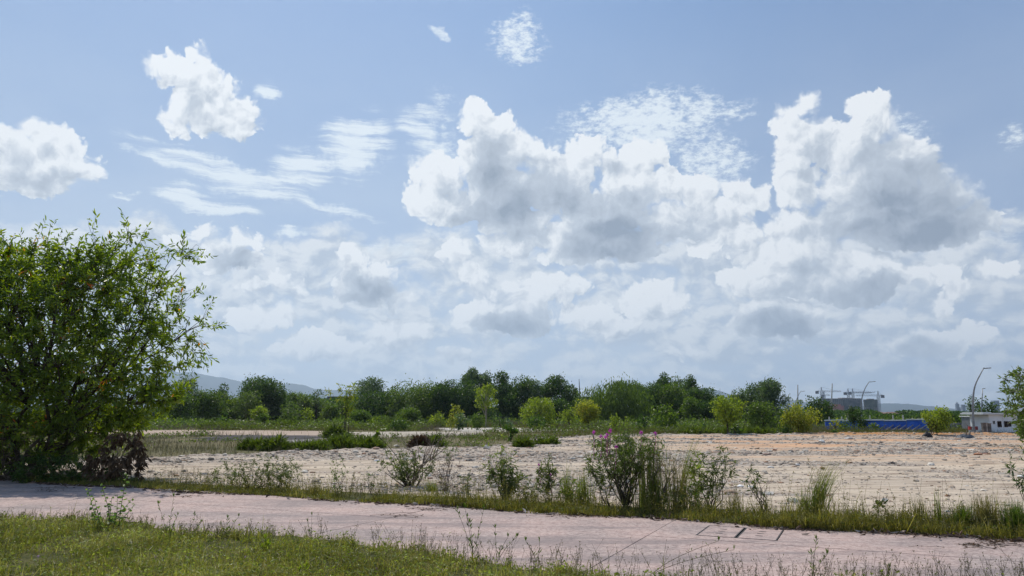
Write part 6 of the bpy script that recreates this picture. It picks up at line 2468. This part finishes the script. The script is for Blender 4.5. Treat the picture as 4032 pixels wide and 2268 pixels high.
def field():
    r = np.random.RandomState(6)
    polys = list(PATCH_W.values())
    n = 460000
    Y = 34 + (r.rand(n) ** .75) * 180
    X = Y * r.uniform(-.86, .86, n)
    ok = ~inpoly(X, Y, LOT)
    ok &= ~((ST_s(X, Y)[1] < 16.2))
    for nm, pl in PATCH_W.items():
        ins = inpoly(X, Y, pl)
        ok &= ~(ins & (r.rand(n) > .012))
    X, Y = X[ok], Y[ok]
    d = vnoise(X * .16, Y * .10, 101, 4, .6)
    keep = r.rand(len(X)) < np.clip(.35 + (d - .42) * 3.2, .05, 1)
    X, Y, d = X[keep], Y[keep], d[keep]
    m = len(X)
    print('field', m)
    h = r.uniform(.12, .42, m) * (.5 + d) * np.where(Y > 70, 1.25, 1.0) * np.clip(.6 + Y / 120, .6, 1.5)
    w = .008 + Y * .00045
    dry = (vnoise(X * .07, Y * .05, 111, 3) > .56) & (r.rand(m) < .8)
    for nm, k, mt, lab in (('field_grass', ~dry, FG, 'olive brown rough grass covering the open field'), ('dry_field_weeds', dry, DW, 'greyish dry weeds standing in the open field')):
        mb = MB()
        blades(mb, np.column_stack([X[k], Y[k]]), 0.0, h[k] * (1.25 if nm[0] == 'd' else 1), w[k], r, lean=.4, seg=1)
        tag(mb.build(nm, mt), kind='stuff', label=lab, cat='grass')
    # leafy ground cover in drifts
    k = (vnoise(X * .13 + 50, Y * .09, 121, 4) > .52) & (r.rand(m) < .75)
    q = k.sum()
    mb = MB()
    B = np.column_stack([X[k], Y[k], h[k] * r.uniform(.2, 1.2, q)])
    leaves(mb, B, np.column_stack([r.normal(0, 1, q), r.normal(0, 1, q), r.uniform(-.1, .9, q)]), Y[k] * .0034, Y[k] * .0017, r)
    tag(mb.build('field_ground_cover', M['fern']), kind='stuff', label='green creeping drifts spread over the open field', cat='ground cover')
    # scrub that closes the foot of the tree line
    n = 60000
    Y = r.uniform(92, 175, n)
    X = Y * r.uniform(-.9, .9, n)
    d = vnoise(X * .10, Y * .08, 131, 4, .6)
    k = r.rand(n) < np.clip((d - .40) * 5, 0, 1)
    k &= ~((X > 30) & (Y < 100))
    for nm, pl in PATCH_W.items():
        k &= ~inpoly(X, Y, pl)
    k &= ~((X > -45) & (X < 10) & (Y < 112))
    X, Y, d = X[k], Y[k], d[k]
    m = len(X)
    z = np.abs(r.normal(0, .55, m)) * (d - .3) * 3.2
    mb = MB()
    leaves(mb, np.column_stack([X, Y, z]), r.normal(size=(m, 3)), Y * .0036, Y * .0022, r)
    tag(mb.build('low_scrub', M['olive']), kind='stuff', label='low tangled scrub along the foot of the far tree line', cat='scrub')
    # grassy bank between the lot and the fence on the right
    n = 42000
    X = r.uniform(14, 74, n)
    Y = 74.5 + np.abs(r.normal(0, 5.5, n))
    d = vnoise(X * .25, Y * .2, 141, 4)
    h = r.uniform(.2, .62, n) * (.4 + d) * np.clip(1.4 - (X - 20) / 26, .28, 1.1)
    mb = MB()
    blades(mb, np.column_stack([X, Y]), 0.0, h, .035, r, lean=.4, seg=1)
    tag(mb.build('bank_grass', FG), kind='stuff', label='tall dull grass between the orange soil and the blue fence', cat='grass')


def ST_s(x, y):
    return x * ES[0] + y * ES[1], x * ET[0] + y * ET[1]


field()


# ------------------------------------------------------------------ hazy air
def haze():
    m, nt, out = mat_new('hazy_air')
    v = nt.nodes.new('ShaderNodeVolumePrincipled')
    v.inputs['Color'].default_value = (.64, .81, 1.0, 1)
    v.inputs['Density'].default_value = .95e-4
    v.inputs['Anisotropy'].default_value = 0.42
    nt.links.new(v.outputs[0], out.inputs['Volume'])
    m.cycles.homogeneous_volume = True
    o = MB().box(-12300, 12300, -800, 12500, -1.0, 800).build('haze', m)
    tag(o, kind='stuff', label='thin blue haze in the air over the whole plain', cat='haze')


haze()
